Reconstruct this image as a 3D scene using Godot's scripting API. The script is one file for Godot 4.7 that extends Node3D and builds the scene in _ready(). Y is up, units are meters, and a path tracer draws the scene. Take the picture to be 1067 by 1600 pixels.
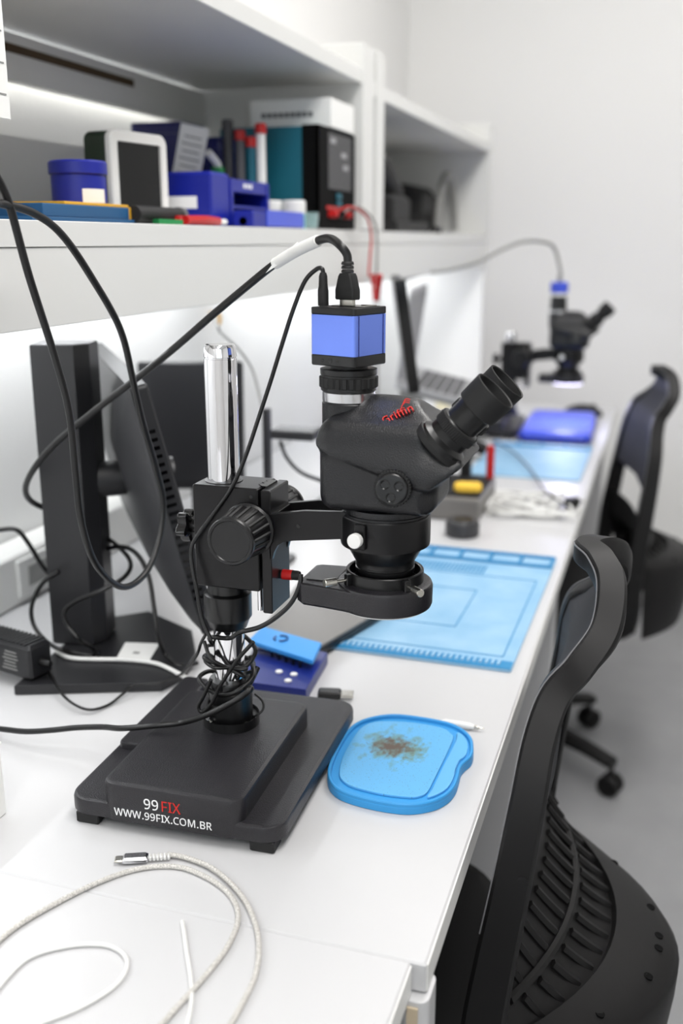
extends Node3D
# A repair bench under a wall shelf: stereo microscope in front, a second one far off, chairs at the right.
# Units are metres, y up. -Z runs along the bench away from the camera, +X from the wall to the seats.

const EYE := Vector3(0.0, 1.25, 0.0)
const FOCAL := 1560.0
const DESK := 0.75
const SHELF := 1.268
const FAR_SCOPE := Vector3(-0.391, DESK, -2.70)
var cam_basis := Basis()
var M := {}
var taken := {}

# ---------------------------------------------------------------- geometry collector
class Geo:
	var v := PackedVector3Array()
	var xf := Transform3D()

	func tri(a: Vector3, b: Vector3, c: Vector3) -> void:
		v.append(xf * a); v.append(xf * b); v.append(xf * c)

	func quad(a: Vector3, b: Vector3, c: Vector3, d: Vector3) -> void:
		tri(a, b, c); tri(a, c, d)

	func orient(from: int) -> void:
		if from >= v.size():
			return
		var s := 0.0
		var o := v[from]
		for i in range(from, v.size(), 3):
			s += (v[i] - o).dot((v[i + 1] - o).cross(v[i + 2] - o))
		if s > 0.0:
			for i in range(from, v.size(), 3):
				var k := v[i + 1]
				v[i + 1] = v[i + 2]
				v[i + 2] = k

	func loft(rings: Array, closed := true, caps := true, around := false) -> Geo:
		var from := v.size()
		var n: int = rings[0].size()
		var last: int = rings.size() if around else rings.size() - 1
		for i in last:
			var a: PackedVector3Array = rings[i]
			var b: PackedVector3Array = rings[(i + 1) % rings.size()]
			for j in (n if closed else n - 1):
				var k := (j + 1) % n
				quad(a[j], a[k], b[k], b[j])
		if caps and not around:
			for e in [0, rings.size() - 1]:
				var r: PackedVector3Array = rings[e]
				var c := Vector3.ZERO
				for p in r:
					c += p
				c /= n
				for j in n:
					if e == 0:
						tri(r[(j + 1) % n], r[j], c)
					else:
						tri(r[j], r[(j + 1) % n], c)
		orient(from)
		return self

	func box(c: Vector3, s: Vector3, bevel := 0.0) -> Geo:
		var h := s * 0.5
		var w := minf(bevel, minf(h.x, minf(h.y, h.z)) * 0.95)
		if w <= 0.0:
			var rings := []
			for y in [-h.y, h.y]:
				rings.append(PackedVector3Array([c + Vector3(-h.x, y, -h.z), c + Vector3(h.x, y, -h.z), c + Vector3(h.x, y, h.z), c + Vector3(-h.x, y, h.z)]))
			return loft(rings)
		var rr := []
		for e in [[-h.y, w], [-h.y + w, 0.0], [h.y - w, 0.0], [h.y, w]]:
			var x: float = h.x - e[1]
			var z: float = h.z - e[1]
			var q := w * 0.7 if e[1] == 0.0 else w * 0.35
			rr.append(PackedVector3Array([c + Vector3(-x + q, e[0], -z), c + Vector3(x - q, e[0], -z), c + Vector3(x, e[0], -z + q), c + Vector3(x, e[0], z - q), c + Vector3(x - q, e[0], z), c + Vector3(-x + q, e[0], z), c + Vector3(-x, e[0], z - q), c + Vector3(-x, e[0], -z + q)]))
		return loft(rr)

	# profile: Vector2(radius, height) along y
	func lathe(profile: Array, seg := 32, at := Vector3.ZERO, around := false) -> Geo:
		var rings := []
		for p in profile:
			var r := PackedVector3Array()
			for j in seg:
				var a := TAU * j / seg
				r.append(at + Vector3(p.x * cos(a), p.y, p.x * sin(a)))
			rings.append(r)
		return loft(rings, true, true, around)

	# polygon in (x, z), extruded along y with chamfered rims; may be concave
	func prism(poly: PackedVector2Array, y0: float, y1: float, bevel := 0.0, low_bevel := -1.0) -> Geo:
		var from := v.size()
		var lb := bevel if low_bevel < 0.0 else low_bevel
		var steps := []
		if lb > 0.0:
			steps.append([y0, lb])
		steps.append([y0 + lb, 0.0])
		steps.append([y1 - bevel, 0.0])
		if bevel > 0.0:
			steps.append([y1 - bevel * 0.3, bevel * 0.3])
			steps.append([y1, bevel])
		var rings := []
		for s in steps:
			var q := Geo.inset(poly, s[1])
			var r := PackedVector3Array()
			for p in q:
				r.append(Vector3(p.x, s[0], p.y))
			rings.append(r)
		loft(rings, true, false)
		var flip := []
		for e in [0, rings.size() - 1]:
			var q2 := PackedVector2Array()
			for p in rings[e]:
				q2.append(Vector2(p.x, p.z))
			var t := Geometry2D.triangulate_polygon(q2)
			for i in range(0, t.size(), 3):
				var a: Vector3 = rings[e][t[i]]
				var b: Vector3 = rings[e][t[i + 1]]
				var c: Vector3 = rings[e][t[i + 2]]
				var up := (c - a).cross(b - a).y > 0.0
				if up == (e != 0):
					tri(a, b, c)
				else:
					tri(a, c, b)
		return self

	static func inset(poly: PackedVector2Array, d: float) -> PackedVector2Array:
		if d == 0.0:
			return poly
		var n := poly.size()
		var area := 0.0
		for i in n:
			area += poly[i].cross(poly[(i + 1) % n])
		var sgn := 1.0 if area > 0.0 else -1.0
		var out := PackedVector2Array()
		for i in n:
			var a := (poly[i] - poly[(i + n - 1) % n]).normalized()
			var b := (poly[(i + 1) % n] - poly[i]).normalized()
			var na := Vector2(-a.y, a.x) * sgn
			var nb := Vector2(-b.y, b.x) * sgn
			var m := na + nb
			m = m / maxf(m.length_squared() * 0.5, 0.3)
			out.append(poly[i] + m * d)
		return out

	static func smooth_path(pts: Array, sub := 8, closed := false) -> PackedVector3Array:
		var out := PackedVector3Array()
		var n := pts.size()
		for i in (n if closed else n - 1):
			var p0: Vector3 = pts[(i + n - 1) % n] if closed else pts[maxi(i - 1, 0)]
			var p1: Vector3 = pts[i]
			var p2: Vector3 = pts[(i + 1) % n]
			var p3: Vector3 = pts[(i + 2) % n] if closed else pts[mini(i + 2, n - 1)]
			for k in sub:
				out.append(p1.cubic_interpolate(p2, p0, p3, float(k) / sub))
		if not closed:
			out.append(pts[n - 1])
		return out

	func tube(pts: Array, r: float, seg := 10, sub := 8, closed := false) -> Geo:
		var path := Geo.smooth_path(pts, sub, closed) if sub > 1 else PackedVector3Array(pts)
		var n := path.size()
		var rings := []
		var side := Vector3.ZERO
		for i in n:
			var t := (path[mini(i + 1, n - 1)] - path[maxi(i - 1, 0)]).normalized()
			if closed:
				t = (path[(i + 1) % n] - path[(i + n - 1) % n]).normalized()
			if side == Vector3.ZERO:
				side = t.cross(Vector3.UP if absf(t.y) < 0.9 else Vector3.RIGHT).normalized()
			side = (side - t * side.dot(t)).normalized()
			var up := side.cross(t)
			var ring := PackedVector3Array()
			for j in seg:
				var a := TAU * j / seg
				ring.append(path[i] + side * (r * cos(a)) + up * (r * sin(a)))
			rings.append(ring)
		return loft(rings, true, not closed, closed)

	# profile in (side, up) swept along a path; "ref" is the up reference
	func sweep(path: PackedVector3Array, profile: PackedVector2Array, ref: Vector3, closed := false) -> Geo:
		var n := path.size()
		var rings := []
		for i in n:
			var t := (path[mini(i + 1, n - 1)] - path[maxi(i - 1, 0)]).normalized()
			if closed:
				t = (path[(i + 1) % n] - path[(i + n - 1) % n]).normalized()
			var side := t.cross(ref).normalized()
			var up := side.cross(t)
			var ring := PackedVector3Array()
			for p in profile:
				ring.append(path[i] + side * p.x + up * p.y)
			rings.append(ring)
		return loft(rings, true, not closed, closed)

	# surface nets over a distance function
	func field(f: Callable, lo: Vector3, hi: Vector3, cell: float) -> Geo:
		var from := v.size()
		var nx := int(ceil((hi.x - lo.x) / cell)) + 1
		var ny := int(ceil((hi.y - lo.y) / cell)) + 1
		var nz := int(ceil((hi.z - lo.z) / cell)) + 1
		var d := PackedFloat32Array()
		d.resize(nx * ny * nz)
		for z in nz:
			for y in ny:
				for x in nx:
					d[x + nx * (y + ny * z)] = f.call(lo + Vector3(x, y, z) * cell)
		var at := {}
		for z in nz - 1:
			for y in ny - 1:
				for x in nx - 1:
					var sum := Vector3.ZERO
					var cnt := 0
					for e in [[0, 0, 0, 1, 0, 0], [0, 1, 0, 1, 1, 0], [0, 0, 1, 1, 0, 1], [0, 1, 1, 1, 1, 1], [0, 0, 0, 0, 1, 0], [1, 0, 0, 1, 1, 0], [0, 0, 1, 0, 1, 1], [1, 0, 1, 1, 1, 1], [0, 0, 0, 0, 0, 1], [1, 0, 0, 1, 0, 1], [0, 1, 0, 0, 1, 1], [1, 1, 0, 1, 1, 1]]:
						var a := d[x + e[0] + nx * (y + e[1] + ny * (z + e[2]))]
						var b := d[x + e[3] + nx * (y + e[4] + ny * (z + e[5]))]
						if (a < 0.0) != (b < 0.0):
							sum += Vector3(e[0], e[1], e[2]).lerp(Vector3(e[3], e[4], e[5]), a / (a - b))
							cnt += 1
					if cnt > 0:
						at[Vector3i(x, y, z)] = lo + (Vector3(x, y, z) + sum / cnt) * cell
		for key in at:
			var x: int = key.x
			var y: int = key.y
			var z: int = key.z
			if x < 1 or y < 1 or z < 1:
				continue
			var d0 := d[x + nx * (y + ny * z)]
			for axis in 3:
				var o := Vector3i(int(axis == 0), int(axis == 1), int(axis == 2))
				var d1 := d[x + o.x + nx * (y + o.y + ny * (z + o.z))]
				if (d0 < 0.0) == (d1 < 0.0):
					continue
				var u := Vector3i(int(axis == 1), int(axis == 2), int(axis == 0))
				var w := Vector3i(int(axis == 2), int(axis == 0), int(axis == 1))
				var a: Vector3 = at[key - u - w]
				var b: Vector3 = at[key - w]
				var c: Vector3 = at[key]
				var e: Vector3 = at[key - u]
				if d0 < 0.0:
					quad(a, e, c, b)
				else:
					quad(a, b, c, e)
		orient(from)
		return self

	func mesh(crease := 35.0, uv_rect := Rect2()) -> ArrayMesh:
		var n := v.size()
		var keys := []
		keys.resize(n)
		var faces := PackedVector3Array()
		faces.resize(n / 3)
		var near := {}
		for i in range(0, n, 3):
			var nn := (v[i + 2] - v[i]).cross(v[i + 1] - v[i])
			faces[i / 3] = nn
			for k in 3:
				var key := Vector3i((v[i + k] * 20000.0).round())
				keys[i + k] = key
				if near.has(key):
					near[key].append(i / 3)
				else:
					near[key] = [i / 3]
		var limit := cos(deg_to_rad(crease))
		var normals := PackedVector3Array()
		normals.resize(n)
		for i in n:
			var own := faces[i / 3]
			var unit := own.normalized()
			var sum := Vector3.ZERO
			for f in near[keys[i]]:
				if faces[f].normalized().dot(unit) >= limit:
					sum += faces[f]
			normals[i] = sum.normalized() if sum.length_squared() > 0.0 else Vector3.UP
		var arrays := []
		arrays.resize(Mesh.ARRAY_MAX)
		arrays[Mesh.ARRAY_VERTEX] = v
		arrays[Mesh.ARRAY_NORMAL] = normals
		if uv_rect.size.x > 0.0:
			var uv := PackedVector2Array()
			for p in v:
				uv.append(Vector2((p.x - uv_rect.position.x) / uv_rect.size.x, (p.z - uv_rect.position.y) / uv_rect.size.y))
			arrays[Mesh.ARRAY_TEX_UV] = uv
		var m := ArrayMesh.new()
		m.add_surface_from_arrays(Mesh.PRIMITIVE_TRIANGLES, arrays)
		return m


# ---------------------------------------------------------------- small helpers
func rrect(w: float, d: float, r: float, seg := 5, c := Vector2.ZERO) -> PackedVector2Array:
	var out := PackedVector2Array()
	for k in 4:
		var q := Vector2((w / 2 - r) * [1, -1, -1, 1][k], (d / 2 - r) * [1, 1, -1, -1][k])
		for j in seg + 1:
			var a := PI / 2 * (k + float(j) / seg)
			out.append(c + q + Vector2(cos(a), sin(a)) * r)
	return out

func ray(x: float, y: float) -> Vector3:
	return cam_basis * Vector3((x - 533.5) / FOCAL, -(y - 800.0) / FOCAL, -1.0)

func on_y(x: float, y: float, h: float) -> Vector3:
	var d := ray(x, y)
	return EYE + d * ((h - EYE.y) / d.y)

func on_z(x: float, y: float, z: float) -> Vector3:
	var d := ray(x, y)
	return EYE + d * ((z - EYE.z) / d.z)

func on_x(x: float, y: float, wx: float) -> Vector3:
	var d := ray(x, y)
	return EYE + d * ((wx - EYE.x) / d.x)

func numbered(called: String) -> String:
	if not taken.has(called):
		taken[called] = 0
		return called
	taken[called] += 1
	return "%s_%03d" % [called, taken[called]]

func thing(called: String, label: String, category: String, at := Vector3.ZERO, turn := 0.0, group := "") -> Node3D:
	var o := Node3D.new()
	o.name = numbered(called)
	add_child(o)
	o.position = at
	o.rotation.y = turn
	o.set_meta("label", label)
	o.set_meta("category", category)
	if group:
		o.set_meta("group", group)
	return o

func part(called: String, g: Geo, material: Material, parent: Node3D, crease := 35.0, uv := Rect2()) -> MeshInstance3D:
	var o := MeshInstance3D.new()
	o.name = called
	o.mesh = g.mesh(crease, uv)
	o.mesh.surface_set_material(0, material)
	parent.add_child(o, true)
	return o

func struct(called: String, g: Geo, material: Material, parent: Node3D = self, crease := 35.0) -> MeshInstance3D:
	var o := part(called, g, material, parent, crease)
	if parent == self:
		o.set_meta("kind", "structure")
	return o

func lettering(called: String, words: String, size: float, material: Material, parent: Node3D, xf: Transform3D, depth := 0.0004) -> MeshInstance3D:
	var t := TextMesh.new()
	var f := SystemFont.new()
	f.font_names = PackedStringArray(["Droid Sans"])
	t.font = f
	t.text = words
	t.font_size = 64
	t.pixel_size = size / 64.0
	t.depth = depth
	t.material = material
	var o := MeshInstance3D.new()
	o.name = called
	o.mesh = t
	o.transform = xf
	parent.add_child(o, true)
	return o

func mat(called: String, c: Color, rough := 0.5, metal := 0.0) -> StandardMaterial3D:
	var m := StandardMaterial3D.new()
	m.resource_name = called
	m.albedo_color = c
	m.roughness = rough
	m.metallic = metal
	M[called] = m
	return m

func grain(m: StandardMaterial3D, freq: float, tile: float, depth_cm: float, seed_n := 1) -> void:
	var t := NoiseTexture2D.new()
	var n := FastNoiseLite.new()
	n.seed = seed_n
	n.frequency = freq
	n.fractal_octaves = 3
	t.noise = n
	t.width = 512
	t.height = 512
	t.seamless = true
	m.heightmap_enabled = true
	m.heightmap_texture = t
	m.heightmap_scale = depth_cm
	m.uv1_triplanar = true
	m.uv1_scale = Vector3.ONE / tile

func blotches(m: StandardMaterial3D, a: Color, b: Color, freq: float, tile: float, seed_n := 3) -> void:
	var t := NoiseTexture2D.new()
	var n := FastNoiseLite.new()
	n.seed = seed_n
	n.frequency = freq
	n.fractal_octaves = 4
	t.noise = n
	t.width = 512
	t.height = 512
	t.seamless = true
	var g := Gradient.new()
	g.set_color(0, a)
	g.set_color(1, b)
	t.color_ramp = g
	m.albedo_color = Color.WHITE
	m.albedo_texture = t
	m.uv1_triplanar = true
	m.uv1_scale = Vector3.ONE / tile

func glow(called: String, c: Color, energy: float) -> StandardMaterial3D:
	var m := mat(called, c, 0.6)
	m.emission_enabled = true
	m.emission = c
	m.emission_energy_multiplier = energy
	return m

func area(called: String, at: Vector3, size: Vector2, rot_deg: Vector3, c: Color, energy: float) -> void:
	var l := AreaLight3D.new()
	l.name = called
	add_child(l)
	l.position = at
	l.rotation_degrees = rot_deg
	l.area_size = size
	l.light_color = c
	l.light_energy = energy
	l.area_range = 12.0
	l.shadow_enabled = true


# ================================================================ the scene
func _ready() -> void:
	set_camera_and_light()
	make_materials()
	build_room()
	build_bench()
	build_shelf()
	build_front_microscope()
	build_far_microscope()
	build_monitors()
	build_bench_things()
	build_chairs()
	build_shelf_things()
	build_cables()

func set_camera_and_light() -> void:
	var cam := Camera3D.new()
	cam.name = "camera"
	var att := CameraAttributesPhysical.new()
	att.frustum_focal_length = 23.4
	att.frustum_focus_distance = 0.885
	att.exposure_aperture = 2.2
	att.frustum_near = 0.05
	att.frustum_far = 30.0
	cam.attributes = att
	add_child(cam)
	cam.position = EYE
	cam.rotation_degrees = Vector3(-15.205, 17.783, 0)
	cam.current = true
	cam_basis = cam.basis

	var env := Environment.new()
	env.background_mode = Environment.BG_COLOR
	env.background_color = Color(0.93, 0.97, 1.0)
	env.background_energy_multiplier = 2.6
	env.tonemap_mode = Environment.TONE_MAPPER_LINEAR
	env.tonemap_exposure = 0.75
	env.sdfgi_enabled = true
	env.ssao_enabled = true
	env.ssil_enabled = true
	var we := WorldEnvironment.new()
	we.name = "world_environment"
	we.environment = env
	add_child(we)

	# ceiling panels (their glowing faces are built with the room)
	for z in [1.15, -0.45, -2.05]:
		area("ceiling_panel_light", Vector3(0.2, 2.655, z), Vector2(0.58, 1.18), Vector3(-90, 0, 0), Color(1.0, 0.99, 0.98), 2.2)
	# strips under the shelf
	for p in [Vector3(-0.80, 1.236, -0.75), Vector3(-0.80, 1.236, -2.56)]:
		area("shelf_strip_light", p, Vector2(0.025, 1.15 if p.z < -2.0 else 2.0), Vector3(-90, 0, 0), Color(0.98, 0.99, 1.0), 0.34 if p.z < -2.0 else 0.53)
	# strip tucked behind the rail of the near shelf bay
	area("rail_strip_light", Vector3(-0.888, 1.512, -0.75), Vector2(0.012, 2.0), Vector3(-90, 0, 0), Color(1.0, 0.99, 0.95), 0.09)

func make_materials() -> void:
	mat("wall_paint", Color(0.92, 0.918, 0.912), 0.85)
	grain(M.wall_paint, 0.05, 0.5, 0.03, 4)
	mat("white_laminate", Color(0.76, 0.76, 0.765), 0.34)
	mat("laminate_edge", Color(0.86, 0.86, 0.85), 0.45)
	mat("shelf_laminate", Color(0.86, 0.86, 0.85), 0.42)
	mat("beige_edge", Color(0.76, 0.7, 0.6), 0.7)
	mat("joint", Color(0.62, 0.62, 0.6), 0.8)
	mat("brown_wood", Color(0.27, 0.2, 0.1), 0.7)
	mat("floor_grey", Color(0.53, 0.535, 0.545), 0.42)
	blotches(M.floor_grey, Color(0.55, 0.553, 0.56), Color(0.60, 0.603, 0.61), 0.01, 1.2)
	mat("black_plastic", Color(0.07, 0.072, 0.085), 0.34)
	grain(M.black_plastic, 0.075, 0.06, 0.03)
	mat("black_cast", Color(0.115, 0.11, 0.125), 0.36)
	grain(M.black_cast, 0.075, 0.06, 0.03, 7)
	mat("black_satin", Color(0.05, 0.05, 0.055), 0.3)
	mat("black_anodised", Color(0.075, 0.072, 0.078), 0.33, 0.35)
	mat("panel_black", Color(0.02, 0.02, 0.022), 0.8).metallic_specular = 0.25
	mat("black_rubber", Color(0.035, 0.035, 0.04), 0.62)
	mat("black_gloss", Color(0.02, 0.02, 0.025), 0.12)
	mat("cable_black", Color(0.035, 0.034, 0.037), 0.38)
	mat("cable_white", Color(0.86, 0.86, 0.85), 0.5)
	mat("cable_grey", Color(0.55, 0.55, 0.54), 0.5)
	mat("cable_red", Color(0.72, 0.1, 0.09), 0.45)
	mat("chrome", Color(0.93, 0.93, 0.94), 0.05, 1.0)
	mat("steel", Color(0.78, 0.77, 0.74), 0.25, 1.0)
	mat("silver_ring", Color(0.85, 0.85, 0.86), 0.2, 1.0)
	mat("blue_aluminium", Color(0.49, 0.60, 0.98), 0.36, 0.8)
	grain(M.blue_aluminium, 0.3, 0.03, 0.004, 12)
	mat("print_white", Color(0.95, 0.95, 0.95), 0.5)
	mat("print_red", Color(0.78, 0.13, 0.1), 0.5)
	mat("print_grey", Color(0.35, 0.35, 0.36), 0.7)
	mat("white_plastic", Color(0.9, 0.9, 0.89), 0.4)
	mat("white_paper", Color(0.92, 0.92, 0.91), 0.8)
	mat("monitor_grey", Color(0.20, 0.20, 0.21), 0.42)
	grain(M.monitor_grey, 0.2, 0.04, 0.006, 5)
	mat("monitor_black", Color(0.12, 0.12, 0.13), 0.42)
	mat("screen_dark", Color(0.17, 0.17, 0.18), 0.3)
	mat("laptop_silver", Color(0.62, 0.62, 0.63), 0.35, 0.4)
	mat("slab_grey", Color(0.46, 0.45, 0.44), 0.4, 0.3)
	mat("mat_blue", Color(0.33, 0.64, 0.83), 0.55)
	blotches(M.mat_blue, Color(0.49, 0.67, 0.80), Color(0.59, 0.735, 0.84), 0.012, 0.5, 8)
	mat("mat_blue_deep", Color(0.13, 0.50, 0.70), 0.5)
	mat("pad_blue", Color(0.19, 0.57, 0.82), 0.5)
	mat("navy", Color(0.03, 0.06, 0.36), 0.4)
	mat("royal_blue", Color(0.06, 0.12, 0.56), 0.38)
	mat("fixture_blue", Color(0.06, 0.13, 0.45), 0.35)
	mat("light_blue", Color(0.2, 0.58, 0.88), 0.42)
	mat("violet_blue", Color(0.24, 0.33, 0.82), 0.3)
	mat("teal", Color(0.01, 0.36, 0.43), 0.5)
	mat("dark_green", Color(0.04, 0.14, 0.06), 0.45)
	mat("green", Color(0.08, 0.5, 0.26), 0.5)
	mat("yellow", Color(0.82, 0.62, 0.14), 0.5)
	mat("soft_yellow", Color(0.93, 0.76, 0.25), 0.55)
	mat("red", Color(0.72, 0.06, 0.06), 0.42)
	mat("box_blue", Color(0.07, 0.3, 0.47), 0.5)
	mat("aqua", Color(0.55, 0.83, 0.87), 0.4)
	mat("orange", Color(0.75, 0.3, 0.12), 0.5)
	mat("cream", Color(0.85, 0.82, 0.7), 0.5)
	mat("chair_plastic", Color(0.055, 0.052, 0.055), 0.5).metallic_specular = 0.38
	grain(M.chair_plastic, 0.2, 0.04, 0.006, 9)
	mat("chair_mesh", Color(0.135, 0.14, 0.165), 0.75)
	grain(M.chair_mesh, 0.3, 0.03, 0.02, 10)
	mat("chair_fabric", Color(0.05, 0.05, 0.055), 0.85)
	mat("piping", Color(0.42, 0.42, 0.43), 0.35)
	mat("lens_glass", Color(0.015, 0.015, 0.03), 0.06)
	var clear := mat("clear_plastic", Color(0.75, 0.9, 0.9, 0.25), 0.1)
	clear.transparency = BaseMaterial3D.TRANSPARENCY_ALPHA
	var wg := mat("window_glass", Color(1, 1, 1, 0.04), 0.02)
	wg.transparency = BaseMaterial3D.TRANSPARENCY_ALPHA
	glow("panel_glow", Color(1.0, 0.99, 0.98), 6.0)
	glow("strip_glow", Color(0.98, 0.99, 1.0), 8.0)
	glow("ring_glow", Color(0.88, 0.86, 1.0), 14.0)
	# blue pad with a burnt flux stain
	var im := Image.create(256, 256, false, Image.FORMAT_RGB8)
	var n := FastNoiseLite.new()
	n.seed = 21
	n.frequency = 0.022
	n.fractal_octaves = 4
	for y in 256:
		for x in 256:
			var c := Color(0.36, 0.66, 0.86)
			var p := Vector2(x - 112, y - 100)
			var k := n.get_noise_2d(x, y)
			var k2 := n.get_noise_2d(x * 2.3 + 300, y * 2.3)
			var halo := clampf(1.3 - Vector2(p.x * 0.75, p.y).length() / 50.0 + k * 1.0, 0.0, 1.0)
			var arm := clampf(1.3 - (p - Vector2(52, 6)).length() / 36.0 + k2 * 0.9, 0.0, 1.0)
			var core := clampf(1.3 - Vector2(p.x * 0.7, p.y * 1.1).length() / 33.0 + k2 * 1.0, 0.0, 1.0)
			c = c.lerp(Color(0.40, 0.46, 0.34), maxf(halo, arm) * 0.66)
			c = c.lerp(Color(0.33, 0.25, 0.21), core * 0.9)
			if n.get_noise_2d(x * 9.0 + 77, y * 9.0) > 0.52:
				c = c.lerp(Color(0.28, 0.24, 0.22), 0.5)
			im.set_pixel(x, y, c)
	var pm := mat("pad_face", Color.WHITE, 0.42)
	pm.albedo_texture = ImageTexture.create_from_image(im)
	pm.texture_repeat = false
	mat("pad_plain", Color(0.36, 0.66, 0.86), 0.45)


# ---------------------------------------------------------------- room
func build_room() -> void:
	var x0 := -0.90
	var x1 := 2.4
	var z0 := -3.55
	var z1 := 2.2
	var cx := (x0 + x1) / 2
	var cz := (z0 + z1) / 2
	var sx := x1 - x0
	var sz := z1 - z0
	struct("floor", Geo.new().box(Vector3(cx, -0.05, cz), Vector3(sx + 0.4, 0.1, sz + 0.4)), M.floor_grey)
	struct("ceiling", Geo.new().box(Vector3(cx, 2.75, cz), Vector3(sx + 0.4, 0.1, sz + 0.4)), M.wall_paint)
	struct("wall_left", Geo.new().box(Vector3(x0 - 0.05, 1.35, cz), Vector3(0.1, 2.7, sz)), M.wall_paint)
	struct("wall_right", Geo.new().box(Vector3(x1 + 0.05, 1.35, cz), Vector3(0.1, 2.7, sz)), M.wall_paint)
	struct("wall_back", Geo.new().box(Vector3(cx, 1.35, z0 - 0.05), Vector3(sx + 0.2, 2.7, 0.1)), M.wall_paint)
	# wall behind the camera, with a broad window
	var wa := -0.55
	var wb := 1.75
	var wl := 0.85
	var wh := 2.3
	var wf := Geo.new()
	wf.box(Vector3((x0 - 0.1 + wa) / 2, 1.35, z1 + 0.05), Vector3(wa - x0 + 0.1, 2.7, 0.1))
	wf.box(Vector3((wb + x1 + 0.1) / 2, 1.35, z1 + 0.05), Vector3(x1 + 0.1 - wb, 2.7, 0.1))
	wf.box(Vector3((wa + wb) / 2, wl / 2, z1 + 0.05), Vector3(wb - wa, wl, 0.1))
	wf.box(Vector3((wa + wb) / 2, (wh + 2.7) / 2, z1 + 0.05), Vector3(wb - wa, 2.7 - wh, 0.1))
	struct("wall_front", wf, M.wall_paint)
	var win := Node3D.new()
	win.name = "window_1"
	win.set_meta("kind", "structure")
	add_child(win)
	win.position = Vector3((wa + wb) / 2, wl, z1 + 0.05)
	for q in [[0.0, 0.02, wb - wa, 0.04], [0.0, wh - wl - 0.02, wb - wa, 0.04]]:
		part("window_rail", Geo.new().box(Vector3(q[0], q[1], 0), Vector3(q[2], q[3], 0.05), 0.003), M.white_plastic, win)
	for k in 4:
		part("window_post", Geo.new().box(Vector3((wb - wa - 0.04) * (k / 3.0 - 0.5), (wh - wl) / 2, 0), Vector3(0.04, wh - wl - 0.082, 0.05), 0.003), M.white_plastic, win)
	for k in 3:
		part("pane", Geo.new().box(Vector3((wb - wa - 0.04) * ((k + 0.5) / 3.0 - 0.5), (wh - wl) / 2, 0), Vector3((wb - wa) / 3.0 - 0.06, wh - wl - 0.085, 0.006)), M.window_glass, win)
	struct("baseboard_back", Geo.new().box(Vector3(cx, 0.05, z0 + 0.008), Vector3(sx, 0.1, 0.016), 0.003), M.white_laminate)
	for p in [Vector3(0.2, 2.68, 1.15), Vector3(0.2, 2.68, -0.45), Vector3(0.2, 2.68, -2.05)]:
		var t := thing("ceiling_light", "flat white square-edged light panel fixed to the ceiling", "ceiling light", p, 0.0, "ceiling light panels")
		part("frame", Geo.new().box(Vector3.ZERO, Vector3(0.64, 0.04, 1.24), 0.004), M.white_plastic, t)
		part("light_diffuser", Geo.new().box(Vector3(0, -0.0205, 0), Vector3(0.6, 0.004, 1.2)), M.panel_glow, t)


# ---------------------------------------------------------------- desks
func desk(label: String, za: float, zb: float, edge: float, panels: Array) -> void:
	var t := thing("desk", label, "desk", Vector3((-0.895 + edge) / 2, 0, (za + zb) / 2))
	var w := edge + 0.895
	var d := za - zb
	part("worktop", Geo.new().box(Vector3(0, DESK - 0.0125, 0), Vector3(w, 0.025, d), 0.0016), M.white_laminate, t)
	part("edge_band", Geo.new().box(Vector3(w / 2 + 0.0006, DESK - 0.0128, 0), Vector3(0.0012, 0.0225, d - 0.004)), M.laminate_edge, t)
	for z in panels:
		part("leg_panel", Geo.new().box(Vector3(-0.012, (DESK - 0.025) / 2, z - t.position.z), Vector3(w - 0.03, DESK - 0.0252, 0.025), 0.0015), M.white_laminate, t)
	part("back_rail", Geo.new().box(Vector3(-w / 2 + 0.03, 0.55, 0), Vector3(0.018, 0.3, d - 0.06)), M.laminate_edge, t)

func build_bench() -> void:
	desk("white laminate desk below the braided white cable, ending at the seam", 0.75, -0.5936, -0.138, [-0.56, 0.7])
	desk("white laminate desk carrying the front microscope and the large blue mat", -0.594, -1.78, -0.127, [-0.612, -1.76])
	desk("white laminate desk carrying the distant microscope beside the end panel", -1.782, -3.2, -0.127, [-1.80, -3.18])
	# rounded corner post under the seam
	var t := thing("desk_corner_post", "white rounded post under the desk edge at the worktop seam", "desk post", Vector3(-0.134, 0, -0.602))
	part("post", Geo.new().prism(rrect(0.022, 0.034, 0.008), 0.0, 0.724, 0.001), M.white_laminate, t)
	part("edge_strip", Geo.new().box(Vector3(0.0, 0.36, 0.0185), Vector3(0.008, 0.72, 0.002)), M.beige_edge, t)


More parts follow.
